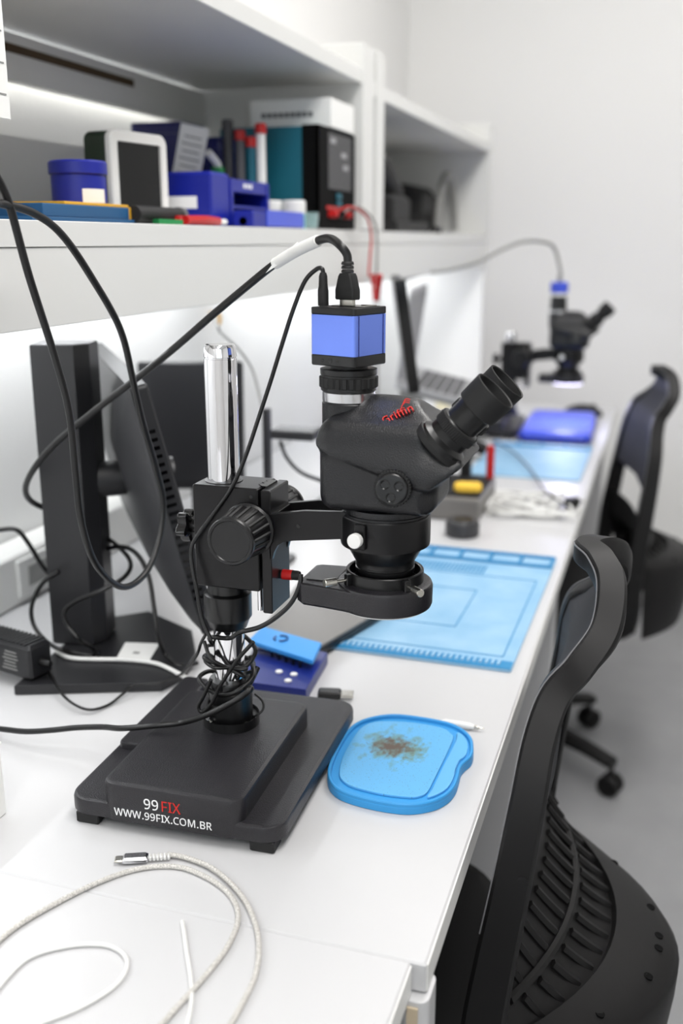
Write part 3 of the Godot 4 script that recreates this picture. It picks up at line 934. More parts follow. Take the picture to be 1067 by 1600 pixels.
func build_monitors() -> void:
	var pil := Vector3(-0.672, DESK, -1.03)
	var tn := Vector3(-0.533, 1.10, -0.949)
	var tf := Vector3(-0.823, 1.10, -1.343)
	var bn := Vector3(-0.477, 0.807, -0.990)
	var m := monitor("tilted charcoal monitor seen from behind on a black pillar stand", tn, tf, bn, 0.026, M.monitor_grey)
	# its stand
	var o := pil - m.position
	var yaw := atan2(-0.806, 0.592) + PI / 2
	var g := Geo.new()
	g.xf = Transform3D(Basis(Vector3.UP, 0.30), o)
	g.prism(PackedVector2Array([Vector2(-0.035, 0.024), Vector2(0.017, 0.030), Vector2(0.031, 0.012), Vector2(0.031, -0.030), Vector2(-0.035, -0.030)]), 0.012, 0.385, 0.003)
	part("stand_pillar", g, M.monitor_black, m)
	g = Geo.new()
	var poly := PackedVector2Array()
	for p in [[22, 1072], [90, 1015], [150, 968], [232, 955], [300, 985], [306, 1020], [288, 1048], [252, 1066]]:
		var q := on_y(p[0], p[1], DESK + 0.012)
		poly.append(Vector2(q.x - m.position.x, q.z - m.position.z))
	g.prism(poly, DESK - m.position.y + 0.0003, DESK - m.position.y + 0.0125, 0.0012)
	part("stand_base", g, M.monitor_black, m)
	g = Geo.new()
	var mid := (tn + tf) / 2 + (bn - tn) * 0.5
	var n := Vector3(0.806, 0, -0.592)
	var h := Vector3(pil.x, 0.967, pil.z)
	g.tube([h - m.position, h + n * 0.12 - m.position], 0.022, 20, 1)
	part("hinge", g, M.monitor_black, m)
	var lab := thing("paper_label", "white square paper label lying on the monitor stand base", "paper", on_y(213, 1020, DESK + 0.0135))
	var lp := PackedVector2Array()
	for p in [[180, 1032], [196, 1004], [249, 1006], [233, 1033]]:
		var q := on_y(p[0], p[1], DESK + 0.013) - lab.position
		lp.append(Vector2(q.x, q.z))
	part("sheet", Geo.new().prism(lp, -0.0006, 0.0, 0.0), M.white_paper, lab)
	part("print_block", Geo.new().box(Vector3(0.0, 0.0001, 0.0), Vector3(0.008, 0.0003, 0.006)), M.cable_grey, lab)
	# second display, dark face towards the camera
	var s := on_z(214, 566, -1.50)
	var e := on_z(378, 540, -1.56)
	e.y = s.y
	var bl := on_z(236, 770, -1.47)
	var w := e - s
	var up := Vector3(0, s.y - bl.y, 0)
	var t := thing("monitor", "dark blank display standing behind the chrome microscope pole", "monitor", Vector3((s.x + e.x) / 2, DESK, (s.z + e.z) / 2 - 0.02))
	g = Geo.new()
	var bx := Basis(w.normalized(), Vector3.UP, w.normalized().cross(Vector3.UP)) * Basis(Vector3.RIGHT, -0.1)
	var cen := (s + e) / 2 - up / 2
	g.xf = Transform3D(bx, cen - t.position)
	g.box(Vector3.ZERO, Vector3(w.length(), up.y, 0.022), 0.003)
	part("panel", g, M.monitor_black, t)
	g = Geo.new()
	g.xf = Transform3D(bx, cen - t.position)
	g.box(Vector3(0, 0.003, 0.0112), Vector3(w.length() - 0.016, up.y - 0.022, 0.001))
	part("screen", g, M.screen_dark, t)
	part("stand_neck", Geo.new().box(Vector3(0, 0.08, -0.025), Vector3(0.05, 0.16, 0.02), 0.003), M.monitor_black, t)
	part("stand_foot", Geo.new().prism(rrect(0.2, 0.14, 0.02), 0.0, 0.01, 0.002), M.monitor_black, t)
	# thin black monitor seen from its edge near the red clip
	var a := on_z(624, 443, -1.72)
	var c := on_z(648, 612, -1.66)
	t = thing("monitor", "thin black monitor seen edge-on below the red clip", "monitor", Vector3(a.x - 0.1, DESK, -1.78))
	g = Geo.new()
	var lean := (a - c).normalized()
	var sid := Vector3(-0.285, 0, -0.96).normalized()
	g.xf = Transform3D(Basis(sid, lean, sid.cross(lean).normalized()).orthonormalized(), (a + c) / 2 - t.position)
	g.box(Vector3(0.14, 0, 0), Vector3(0.28, (a - c).length(), 0.018), 0.003)
	part("panel", g, M.monitor_grey, t)
	var g2 := Geo.new()
	g2.xf = g.xf
	g2.box(Vector3(0.001, 0, 0), Vector3(0.012, (a - c).length() + 0.002, 0.02), 0.002)
	part("bezel", g2, M.black_gloss, t)
	part("stand_neck", Geo.new().box(Vector3(-0.02, 0.115, -0.02), Vector3(0.04, 0.22, 0.03), 0.003), M.monitor_grey, t)
	part("stand_foot", Geo.new().prism(rrect(0.16, 0.16, 0.02), 0.0, 0.01, 0.002), M.monitor_grey, t)
	# open silver laptop on the far desk
	t = thing("laptop_stand", "grey metal riser carrying the open silver laptop", "stand", Vector3(-0.50, DESK, -2.40), deg_to_rad(97))
	for sx in [-0.12, 0.12]:
		part("side_frame", Geo.new().prism(PackedVector2Array([Vector2(-0.10, 0.0), Vector2(0.10, 0.0), Vector2(0.10, 0.012), Vector2(-0.07, 0.012), Vector2(-0.07, 0.15), Vector2(0.10, 0.11), Vector2(0.10, 0.122), Vector2(-0.10, 0.168)]), -0.004, 0.004, 0.0005), M.cable_grey, t).transform = Transform3D(Basis(Vector3.BACK, Vector3.RIGHT, Vector3.UP), Vector3(sx, 0, 0))
	part("cross_bar", Geo.new().box(Vector3(0, 0.006, -0.085), Vector3(0.24, 0.012, 0.02), 0.002), M.cable_grey, t)
	t = thing("laptop", "open silver laptop raised on the grey metal riser", "laptop", Vector3(-0.50, DESK + 0.1455, -2.40), deg_to_rad(97))
	var deck := Transform3D(Basis(Vector3.RIGHT, deg_to_rad(13)), Vector3(0, 0.0015, 0))
	var dk := part("keyboard_deck", Geo.new().prism(rrect(0.33, 0.22, 0.012), 0.0, 0.014, 0.002), M.laptop_silver, t)
	dk.transform = deck
	for r in 5:
		for k in 12:
			part("key", Geo.new().box(Vector3(-0.135 + k * 0.0245, 0.0148, -0.06 + r * 0.022), Vector3(0.02, 0.0016, 0.018), 0.0005), M.print_grey, dk)
	var ld := part("lid", Geo.new().prism(rrect(0.33, 0.21, 0.012), 0.0, 0.006, 0.0015), M.laptop_silver, t)
	ld.transform = Transform3D(Basis(Vector3.RIGHT, deg_to_rad(98)), deck * Vector3(0, 0.016, -0.106)) * Transform3D(Basis(), Vector3(0, -0.003, -0.105))
	part("screen", Geo.new().box(Vector3(0, 0.0063, 0), Vector3(0.31, 0.0008, 0.185)), M.cable_grey, ld)


# ---------------------------------------------------------------- things on the bench
func build_bench_things() -> void:
	# ---- large work mat
	var yaw := deg_to_rad(-0.7)
	var t := thing("repair_mat", "large light blue silicone repair mat under the ring light", "mat", Vector3(-0.292, DESK, -1.342), yaw)
	part("sheet", Geo.new().prism(rrect(0.302, 0.456, 0.004), 0.0, 0.0035, 0.0008), M.mat_blue, t)
	# ribbed ruler band on the near edge
	part("ruler_band", Geo.new().box(Vector3(0, 0.0042, 0.2155), Vector3(0.300, 0.0014, 0.023), 0.0004), M.mat_blue_deep, t)
	var teeth := Geo.new()
	for k in 38:
		teeth.box(Vector3(-0.14 + k * 0.0074, 0.0056, 0.2135), Vector3(0.0036, 0.0016, 0.013))
	part("ruler_rib_row", teeth, M.mat_blue, t).set_meta("kind", "stuff")
	# compartments on the far edge
	for k in 7:
		part("tray_divider", Geo.new().box(Vector3(-0.146 + k * 0.0487, 0.0055, -0.202), Vector3(0.005, 0.005, 0.046), 0.001), M.mat_blue_deep, t)
	for z in [-0.2255, -0.178]:
		part("tray_wall", Geo.new().box(Vector3(0, 0.0055, z), Vector3(0.3, 0.005, 0.005), 0.001), M.mat_blue_deep, t)
	# holes strip and outlines pressed into the sheet
	var dots := Geo.new()
	for i in 26:
		for j in 6:
			dots.box(Vector3(-0.10 + i * 0.006, 0.0037, -0.155 + j * 0.007), Vector3(0.0036, 0.0006, 0.0046))
	part("dimple_field", dots, M.mat_blue_deep, t).set_meta("kind", "stuff")
	for r in [[-0.02, 0.035, 0.155, 0.15], [0.0, 0.04, 0.27, 0.30]]:
		for s in [-1.0, 1.0]:
			part("outline", Geo.new().box(Vector3(r[0] + s * r[2] / 2, 0.0037, r[1]), Vector3(0.0016, 0.0008, r[3])), M.mat_blue_deep, t)
			part("outline", Geo.new().box(Vector3(r[0], 0.0037, r[1] + s * r[3] / 2), Vector3(r[2], 0.0008, 0.0016)), M.mat_blue_deep, t)
	# ---- grey slab lying across the mat's left side
	var poly := PackedVector2Array()
	var c0 := on_y(498, 1012, DESK + 0.018)
	t = thing("closed_laptop", "closed dark grey laptop lying over the left edge of the large mat", "laptop", Vector3(c0.x - 0.06, DESK + 0.0062, c0.z - 0.12))
	for p in [[498, 1012], [612, 945], [470, 905], [405, 985]]:
		var q := on_y(p[0], p[1], DESK + 0.018) - t.position
		poly.append(Vector2(q.x, q.z))
	part("lower_case", Geo.new().prism(poly, 0.0, 0.008, 0.001), M.black_satin, t)
	part("lid", Geo.new().prism(Geo.inset(poly, 0.0005), 0.0083, 0.0125, 0.001), M.slab_grey, t)
	# ---- blue board fixture behind the microscope foot
	t = thing("board_fixture", "dark blue circuit board clamp with light blue sliding cover", "clamp", on_y(440, 1040, DESK))
	poly = PackedVector2Array()
	for p in [[478, 1080], [512, 1022], [405, 988], [378, 1066]]:
		var q := on_y(p[0], p[1], DESK + 0.014) - t.position
		poly.append(Vector2(q.x, q.z))
	part("body", Geo.new().prism(poly, 0.0, 0.016, 0.002), M.fixture_blue, t)
	poly = PackedVector2Array()
	for p in [[489, 1032], [502, 1004], [410, 978], [388, 1000]]:
		var q := on_y(p[0], p[1], DESK + 0.030) - t.position
		poly.append(Vector2(q.x, q.z))
	var cov := part("cover", Geo.new().prism(poly, 0.024, 0.030, 0.001), M.light_blue, t)
	var cc := on_y(439, 998, DESK + 0.0302) - t.position
	for k in 3:
		var arc := []
		for j in 6:
			var a := TAU * (k + j * 0.14) / 3.0
			arc.append(cc + Vector3(cos(a) * 0.0085, 0.0004, sin(a) * 0.0085))
		part("arc_slot", Geo.new().tube(arc, 0.0012, 6, 2), M.navy, cov)
	for p in [[448, 1018], [420, 1010]]:
		part("rail", Geo.new().box(on_y(p[0], p[1], DESK + 0.02) - t.position, Vector3(0.03, 0.006, 0.012), 0.001), M.steel, t)
	for p in [[459, 1052], [450, 1062], [436, 1048]]:
		part("button", Geo.new().lathe([Vector2(0.0042, 0.016), Vector2(0.0042, 0.0175), Vector2(0.0036, 0.018)], 16, on_y(p[0], p[1], DESK + 0.018) * Vector3(1, 0, 1) - t.position * Vector3(1, 0, 1)), M.white_plastic, t)
	for k in 5:
		part("pin", Geo.new().lathe([Vector2(0.002, 0.016), Vector2(0.002, 0.022), Vector2(0.001, 0.0225)], 10, (on_y(425 + k * 11, 1024 + k * 4, DESK + 0.018) - t.position) * Vector3(1, 0, 1)), M.black_gloss, t)
	# ---- small stained pad
	var outline := [[505, 1206], [511, 1182], [527, 1152], [546, 1130], [572, 1119], [608, 1114], [650, 1118], [692, 1126], [716, 1136], [731, 1150], [734, 1166], [731, 1180], [720, 1190], [714, 1198], [711, 1210], [705, 1226], [692, 1240], [668, 1251], [630, 1256], [582, 1250], [536, 1238], [513, 1225]]
	t = thing("soldering_pad", "small bright blue silicone pad with brown burn stain", "pad", on_y(618, 1185, DESK))
	poly = PackedVector2Array()
	for p in outline:
		var q := on_y(p[0], p[1], DESK + 0.011) - t.position
		poly.append(Vector2(q.x, q.z))
	poly = smooth2(poly, 4)
	part("body", Geo.new().prism(poly, 0.0, 0.0072, 0.0008), M.pad_blue, t)
	var rim := Geo.new()
	var rings := []
	for e in [[0.0004, 0.0070], [0.0003, 0.0100], [0.0010, 0.011], [0.0026, 0.011], [0.0036, 0.0100], [0.0040, 0.0070]]:
		var q := PackedVector3Array()
		for p in Geo.inset(poly, e[0]):
			q.append(Vector3(p.x, e[1], p.y))
		rings.append(q)
	rim.loft(rings, true, false)
	part("rim", rim, M.pad_blue, t)
	var face := PackedVector2Array()
	for p in [[524, 1206], [529, 1183], [546, 1152], [563, 1133], [589, 1126], [640, 1128], [684, 1136], [698, 1145], [701, 1156], [673, 1214], [661, 1236], [650, 1242], [634, 1244], [590, 1239], [546, 1228], [529, 1218]]:
		var q := on_y(p[0], p[1], DESK + 0.0095) - t.position
		face.append(Vector2(q.x, q.z))
	var fp := smooth2(face, 3)
	var lo := fp[0]
	var hi := fp[0]
	for p in fp:
		lo = lo.min(p)
		hi = hi.max(p)
	part("work_face", Geo.new().prism(fp, 0.0070, 0.0096, 0.0007), M.pad_face, t, 35.0, Rect2(lo, hi - lo))
	var strip := PackedVector2Array()
	for p in [[708, 1143], [720, 1150], [725, 1163], [722, 1178], [712, 1187], [706, 1200], [702, 1214], [693, 1229], [678, 1239], [661, 1244], [669, 1230], [688, 1192], [706, 1157]]:
		var q := on_y(p[0], p[1], DESK + 0.0095) - t.position
		strip.append(Vector2(q.x, q.z))
	part("side_strip", Geo.new().prism(smooth2(strip, 3), 0.0070, 0.0096, 0.0007), M.pad_plain, t)
	t.position.x += 0.004
	# ---- pen behind the pad
	var pa := on_y(690, 1128, DESK + 0.004)
	var pb := on_y(741, 1136, DESK + 0.004)
	t = thing("tweezer_pen", "slim white pen with metal tip lying behind the stained pad", "pen", pa)
	part("grip", Geo.new().lathe([Vector2(0.0025, 0.0), Vector2(0.0038, 0.004), Vector2(0.0038, 0.03), Vector2(0.0022, (pb - pa).length())], 16), M.white_plastic, t).transform = tilt_to(pb - pa, Vector3.ZERO)
	part("tip", Geo.new().lathe([Vector2(0.0020, 0.0), Vector2(0.0020, 0.004), Vector2(0.0008, 0.006), Vector2(0.0005, 0.011)], 12), M.steel, t).transform = tilt_to(pb - pa, pb - pa)
	# ---- USB plug behind the foot
	var ua := on_y(497, 1083, DESK + 0.006)
	var ub := on_y(526, 1084, DESK + 0.006)
	t = thing("usb_plug", "black cable plug with bare metal shell beside the blue clamp", "plug", ua)
	var dir := (ub - ua).normalized()
	var fr := Transform3D(Basis(dir, Vector3.UP, dir.cross(Vector3.UP)), Vector3.ZERO)
	var ug := Geo.new()
	ug.xf = fr
	ug.box(Vector3(0.013, 0, 0), Vector3(0.026, 0.009, 0.015), 0.002)
	part("grip", ug, M.cable_black, t)
	ug = Geo.new()
	ug.xf = fr
	ug.box(Vector3(0.033, 0, 0), Vector3(0.014, 0.0046, 0.012), 0.0004)
	part("metal_shell", ug, M.steel, t)
	# ---- power adapter
	t = thing("power_adapter", "black power adapter with pale rating print at the wall side", "adapter", on_y(24, 1056, DESK + 0.0127), deg_to_rad(-12))
	part("case", Geo.new().box(Vector3(-0.012, 0.022, -0.012), Vector3(0.088, 0.042, 0.034), 0.004), M.black_plastic, t)
	for k in 12:
		part("ridge", Geo.new().box(Vector3(-0.05 + k * 0.0065, 0.0436, -0.012), Vector3(0.003, 0.0014, 0.03)), M.black_plastic, t)
	for k in 6:
		part("print_line", Geo.new().box(Vector3(-0.002 + 0.0007 * k, 0.011 + k * 0.0042, 0.0052), Vector3(0.024 - 0.003 * (k % 3), 0.0013, 0.0003)), M.cable_grey, t)
	part("strain_relief", Geo.new().lathe([Vector2(0.005, 0.0), Vector2(0.0035, 0.014)], 14), M.cable_black, t).transform = tilt_to(Vector3.RIGHT, Vector3(0.0315, 0.02, -0.012))
	# ---- socket trunking along the wall
	t = thing("socket_trunking", "white plastic cable trunking with socket plates running along the wall", "trunking", Vector3(-0.868, DESK, -1.05))
	part("duct", Geo.new().box(Vector3(0, 0.038, 0), Vector3(0.055, 0.074, 1.06), 0.003), M.white_plastic, t)
	for z in [-0.12, 0.06]:
		var pl := part("socket_plate", Geo.new().box(Vector3(0.0305, 0.04, z), Vector3(0.006, 0.056, 0.09), 0.002), M.shelf_laminate, t)
		part("socket_face", Geo.new().box(Vector3(0.0345, 0.04, z), Vector3(0.003, 0.03, 0.05), 0.001), M.cable_grey, pl)
	# ---- white box at the left border
	t = thing("white_box", "plain white carton beside the microscope foot and the braided cable", "box", Vector3(-0.588, DESK, -0.60))
	part("carton", Geo.new().box(Vector3(0.0, 0.035, -0.035), Vector3(0.11, 0.07, 0.07), 0.001), M.white_paper, t)
	part("lid", Geo.new().box(Vector3(0.0, 0.0705, -0.035), Vector3(0.112, 0.002, 0.072), 0.0005), M.white_paper, t)
	# ---- grey clamp stand in the middle distance
	var q0 := on_z(418, 720, -1.42)
	t = thing("clamp_stand", "small dark teal grey stand with a flat arm behind the focus block", "stand", Vector3(q0.x, DESK, -1.42))
	part("upright", Geo.new().box(Vector3(0, 0.125, 0), Vector3(0.010, 0.25, 0.014), 0.001), M.monitor_grey, t)
	part("foot", Geo.new().prism(rrect(0.07, 0.07, 0.01), 0.0, 0.008, 0.001), M.monitor_grey, t)
	var q1 := on_z(463, 677, -1.42) - t.position
	part("arm", Geo.new().box(q1, Vector3(0.07, 0.014, 0.045), 0.002), M.monitor_grey, t)
	# ---- soft round thing and puck near the far foot
	t = thing("rubber_puck", "charcoal round rubber puck on the bare desk before distant microscope", "puck", on_y(722, 836, DESK))
	part("puck", Geo.new().lathe([Vector2(0.027, 0.0), Vector2(0.030, 0.003), Vector2(0.030, 0.022), Vector2(0.026, 0.028), Vector2(0.012, 0.029)], 32), M.monitor_grey, t)
	part("top_dish", Geo.new().lathe([Vector2(0.02, 0.0285), Vector2(0.018, 0.0305), Vector2(0.012, 0.0295)], 24), M.black_satin, t)
	t = thing("soldering_stand", "grey soldering iron stand with black holder on the desk before white tangle", "stand", Vector3(-0.375, DESK, -1.85))
	part("base", Geo.new().box(Vector3(0, 0.022, 0), Vector3(0.15, 0.042, 0.19), 0.003), M.slab_grey, t)
	part("tray", Geo.new().box(Vector3(0.008, 0.0445, -0.005), Vector3(0.13, 0.004, 0.17), 0.001), M.black_rubber, t)
	for k in 3:
		part("holder_post", Geo.new().box(Vector3(-0.055 + k * 0.036, 0.083, -0.02 - 0.03 * k), Vector3(0.02, 0.075, 0.026), 0.003), M.black_rubber, t)
	part("holder_arm", Geo.new().tube([Vector3(-0.05, 0.11, -0.02), Vector3(0.0, 0.12, -0.06), Vector3(0.05, 0.10, -0.09)], 0.012, 12, 5), M.black_rubber, t)
	part("red_grip", Geo.new().lathe([Vector2(0.007, 0.0), Vector2(0.008, 0.01), Vector2(0.008, 0.06), Vector2(0.006, 0.065)], 14, Vector3(0.066, 0.0465, -0.075)), M.red, t)
	t = thing("sponge", "small yellow sponge lying on the grey soldering stand", "sponge", Vector3(-0.329, DESK + 0.0467, -1.80), 0.2)
	part("sponge_body", Geo.new().prism(rrect(0.052, 0.035, 0.015), 0.0002, 0.016, 0.004), M.soft_yellow, t)
	# ---- far mat and violet tray
	t = thing("repair_mat", "distant mid-blue silicone mat in front of the violet pad", "mat", Vector3(-0.272, DESK, -2.33))
	part("sheet", Geo.new().prism(rrect(0.245, 0.38, 0.004), 0.0, 0.004, 0.0008), M.mat_blue, t)
	for k in 5:
		part("tray_divider", Geo.new().box(Vector3(-0.118 + k * 0.058, 0.006, -0.165), Vector3(0.005, 0.005, 0.045), 0.001), M.mat_blue_deep, t)
	part("tray_wall", Geo.new().box(Vector3(0, 0.006, -0.142), Vector3(0.24, 0.005, 0.005), 0.001), M.mat_blue_deep, t)
	t = thing("violet_pad", "glossy violet-blue pouch lying under the far ring light", "pouch", Vector3(-0.255, DESK, -2.735), 0.03)
	var sheet := Geo.new()
	sheet.prism(rrect(0.182, 0.37, 0.02), 0.0, 0.028, 0.012)
	part("pouch_body", sheet, M.violet_blue, t)
	part("seam", Geo.new().prism(rrect(0.190, 0.378, 0.022), 0.010, 0.013, 0.0005), M.royal_blue, t)
	t = thing("computer_mouse", "black mouse on the desk end beyond violet pouch", "mouse", Vector3(-0.215, DESK, -3.0), 0.3)
	var mg := Geo.new()
	mg.field(func(p: Vector3) -> float: return smax(Vector3(p.x / 0.06, p.y / 0.036, p.z / 0.045).length() - 1.0, -p.y * 20.0, 0.1), Vector3(-0.07, -0.01, -0.055), Vector3(0.07, 0.045, 0.055), 0.006)
	part("shell", mg, M.black_rubber, t, 60.0)
	part("wheel", Geo.new().lathe([Vector2(0.008, -0.004), Vector2(0.008, 0.004)], 16), M.black_gloss, t).transform = tilt_to(Vector3.BACK, Vector3(0.03, 0.028, 0))
	# ---- plug end lying near the desk edge
	t = thing("cable_plug", "little black plug lying near the desk edge among white cables", "plug", on_y(893, 793, DESK + 0.001), 0.7)
	part("body", Geo.new().box(Vector3(0, 0.010, 0), Vector3(0.026, 0.02, 0.018), 0.003), M.cable_black, t)
	part("pin", Geo.new().lathe([Vector2(0.003, 0.0), Vector2(0.003, 0.014)], 12), M.steel, t).transform = tilt_to(Vector3.RIGHT, Vector3(0.012, 0.01, 0))
	# ---- cream jar by the laptop
	t = thing("cream_jar", "little cream jar standing on the desk near silver laptop", "jar", on_y(692, 640, DESK))
	part("jar_body", Geo.new().lathe([Vector2(0.02, 0.0), Vector2(0.024, 0.004), Vector2(0.024, 0.04), Vector2(0.018, 0.046)], 24), M.cream, t)
	part("lid", Geo.new().lathe([Vector2(0.02, 0.046), Vector2(0.02, 0.058), Vector2(0.017, 0.06)], 24), M.white_plastic, t)

func smooth2(poly: PackedVector2Array, sub: int) -> PackedVector2Array:
	var out := PackedVector2Array()
	var n := poly.size()
	for i in n:
		for k in sub:
			out.append(poly[i].cubic_interpolate(poly[(i + 1) % n], poly[(i + n - 1) % n], poly[(i + 2) % n], float(k) / sub))
	return out


# ---------------------------------------------------------------- chairs
func chair(label: String, at: Vector3, turn: float) -> void:
	# local frame: the sitter looks to -X, the back leans to +X; origin on the floor under the gas column
	var t := thing("office_chair", label, "chair", at, turn, "")
	var prof := [Vector2(0.262, 0.42), Vector2(0.268, 0.50), Vector2(0.274, 0.596), Vector2(0.280, 0.660), Vector2(0.287, 0.730), Vector2(0.292, 0.801), Vector2(0.292, 0.848), Vector2(0.297, 0.879), Vector2(0.311, 0.897), Vector2(0.327, 0.922), Vector2(0.326, 0.952), Vector2(0.313, 0.967), Vector2(0.299, 0.970)]
	var half := [0.200, 0.203, 0.200, 0.195, 0.185, 0.170, 0.145, 0.122, 0.102, 0.078, 0.050, 0.025, 0.0]
	# closed frame loop: near bar up, over the arch, far bar down
	var loop := []
	for i in prof.size():
		loop.append(Vector3(prof[i].x - 0.6 * half[i] * half[i], prof[i].y, half[i]))
	for i in range(prof.size() - 2, -1, -1):
		loop.append(Vector3(prof[i].x - 0.6 * half[i] * half[i], prof[i].y, -half[i]))
	var path := Geo.smooth_path(loop, 6)
	var rings := []
	var rim := []
	for i in path.size():
		var p := path[i]
		var tg := (path[mini(i + 1, path.size() - 1)] - path[maxi(i - 1, 0)]).normalized()
		# the wide face of the frame looks sideways and outwards
		var out := Vector3(0, clampf((p.y - 0.88) / 0.09, 0, 1) * 0.9, p.z / 0.15)
		out = (out - tg * out.dot(tg)).normalized()
		var back := tg.cross(out).normalized()
		if back.x < 0:
			back = -back
		var wide := lerpf(0.026, 0.018, clampf((p.y - 0.6) / 0.3, 0.0, 1.0))
		var q := PackedVector3Array()
		for e in [[-1.0, -0.7], [-0.8, -1.0], [0.8, -1.0], [1.0, -0.6], [1.0, 0.6], [0.8, 1.0], [-0.8, 1.0], [-1.0, 0.7]]:
			q.append(p + back * (e[0] * wide * 0.72) + out * (e[1] * 0.011))
		rings.append(q)
		rim.append(p - back * wide * 0.72 + out * 0.0075)
	var fr := part("back_frame", Geo.new().loft(rings), M.chair_plastic, t, 40.0)
	part("edge_piping", Geo.new().tube(rim.slice(20, rim.size() - 20), 0.0009, 6, 1), M.piping, fr)
	for q in [[0.64, 1], [0.74, 1], [0.86, 1], [0.55, 1]]:
		var hx: float = 0.0
		var hz: float = 0.0
		for p in path:
			if p.z > 0 and absf(p.y - q[0]) < 0.012:
				hx = p.x
				hz = p.z
		part("bolt_hole", Geo.new().lathe([Vector2(0.0045, 0), Vector2(0.0045, 0.0007), Vector2(0.002, 0.0005)], 12), M.black_rubber, fr).transform = tilt_to(Vector3.BACK, Vector3(hx + 0.008, q[0], hz + 0.0108))
	# upholstered sheet inside the frame
	var rows := []
	for i in range(4, prof.size()):
		for s in 3:
			if i == prof.size() - 1 and s > 0:
				break
			var k := s / 3.0
			var a := i
			var b := mini(i + 1, prof.size() - 1)
			var pr: Vector2 = prof[a].lerp(prof[b], k)
			var hw: float = maxf(lerpf(half[a], half[b], k) - 0.004, 0.002)
			var q := PackedVector3Array()
			for j in 13:
				var z := hw * (j / 6.0 - 1.0)
				q.append(Vector3(pr.x - 0.6 * z * z - 0.012, pr.y, z))
			for j in range(12, -1, -1):
				var z := hw * (j / 6.0 - 1.0)
				q.append(Vector3(pr.x - 0.6 * z * z - 0.006, pr.y, z))
			rows.append(q)
	part("back_sheet", Geo.new().loft(rows), M.chair_mesh, t, 50.0)
	# rear lumbar shell: a broad lip behind the frame with two rows of ribs in a recess
	var secs := []
	for i in 21:
		var u := i / 10.0 - 1.0
		var xo := 0.416 - 0.135 * u * u
		var wide := 1.0 - 0.9 * maxf(absf(u) - 0.8, 0.0) / 0.2
		var q := PackedVector3Array()
		for e in [[0.0, 0.0], [0.04, -0.012], [0.2, -0.014], [0.4, -0.013], [0.54, -0.010], [0.57, 0.0], [0.7, 0.003], [0.85, 0.002], [0.95, -0.003], [1.0, -0.012]]:
			var v: float = e[0]
			var sag: float = e[1] * (wide if v < 0.56 else 1.0)
			q.append(Vector3(lerpf(0.268 - 0.6 * 0.04 * u * u, xo, v), lerpf(0.655, 0.56, 1.0 - (1.0 - v) * (1.0 - v)) + sag, 0.195 * u))
		for e in [[0.992, 0.52], [0.94, 0.45], [0.86, 0.40], [0.80, 0.40], [0.86, 0.48], [0.5, 0.545], [0.0, 0.60]]:
			q.append(Vector3(lerpf(0.266 - 0.6 * 0.04 * u * u, xo, e[0]), e[1], 0.195 * u))
		secs.append(q)
	var shell := part("lumbar_shell", Geo.new().loft(secs), M.chair_plastic, t, 45.0)
	for s in [1.0, -1.0]:
		for e in [[0.62, 0.80], [0.28, 0.86], [0.05, 0.86]]:
			var u: float = e[0] * s
			var v: float = e[1]
			part("bolt_hole", Geo.new().lathe([Vector2(0.0045, -0.002), Vector2(0.0045, 0.0), Vector2(0.003, -0.0005)], 12), M.panel_black, shell).transform = tilt_to(Vector3(0.25, 1, 0), Vector3(lerpf(0.268, 0.416 - 0.135 * u * u, v), 0.5625 + 0.095 * (1.0 - v) * (1.0 - v), 0.195 * u))
	for k in 13:
		var u := (k - 6) / 7.6
		var xi := 0.268 - 0.6 * 0.04 * u * u
		var xo := 0.416 - 0.135 * u * u
		for row in [[0.05, 0.24], [0.31, 0.52]]:
			var pts := []
			for j in 4:
				var v: float = lerpf(row[0], row[1], j / 3.0)
				pts.append(Vector3(lerpf(xi, xo, v), lerpf(0.655, 0.56, 1.0 - (1.0 - v) * (1.0 - v)) - 0.0115, 0.195 * u - 0.008 * j / 3.0))
			part("rib", Geo.new().tube(pts, 0.0048, 6, 2), M.chair_plastic, shell)
	var spine := []
	for k in 9:
		var u := (k - 4) / 4.6
		spine.append(Vector3(lerpf(0.268 - 0.024 * u * u, 0.416 - 0.135 * u * u, 0.275), lerpf(0.655, 0.56, 0.474) - 0.010, 0.195 * u))
	part("rib_spine", Geo.new().tube(spine, 0.0045, 6, 3), M.chair_plastic, shell)
	# seat
	part("seat_pan", Geo.new().prism(rrect(0.44, 0.45, 0.09, 8, Vector2(-0.01, 0)), 0.385, 0.41, 0.008), M.chair_plastic, t)
	part("seat_cushion", Geo.new().prism(rrect(0.46, 0.47, 0.10, 8, Vector2(-0.01, 0)), 0.41, 0.47, 0.022), M.chair_fabric, t)
	for s in [1.0, -1.0]:
		part("back_bracket", Geo.new().tube([Vector3(0.10, 0.385, 0.09 * s), Vector3(0.22, 0.37, 0.09 * s), Vector3(0.27, 0.40, 0.09 * s), Vector3(0.268, 0.56, 0.085 * s)], 0.016, 10, 6), M.chair_plastic, t)
	part("mechanism", Geo.new().box(Vector3(0, 0.365, 0), Vector3(0.18, 0.04, 0.12), 0.008), M.chair_plastic, t)
	part("gas_column", Geo.new().lathe([Vector2(0.028, 0.09), Vector2(0.028, 0.24), Vector2(0.016, 0.245), Vector2(0.016, 0.36)], 24), M.black_satin, t)
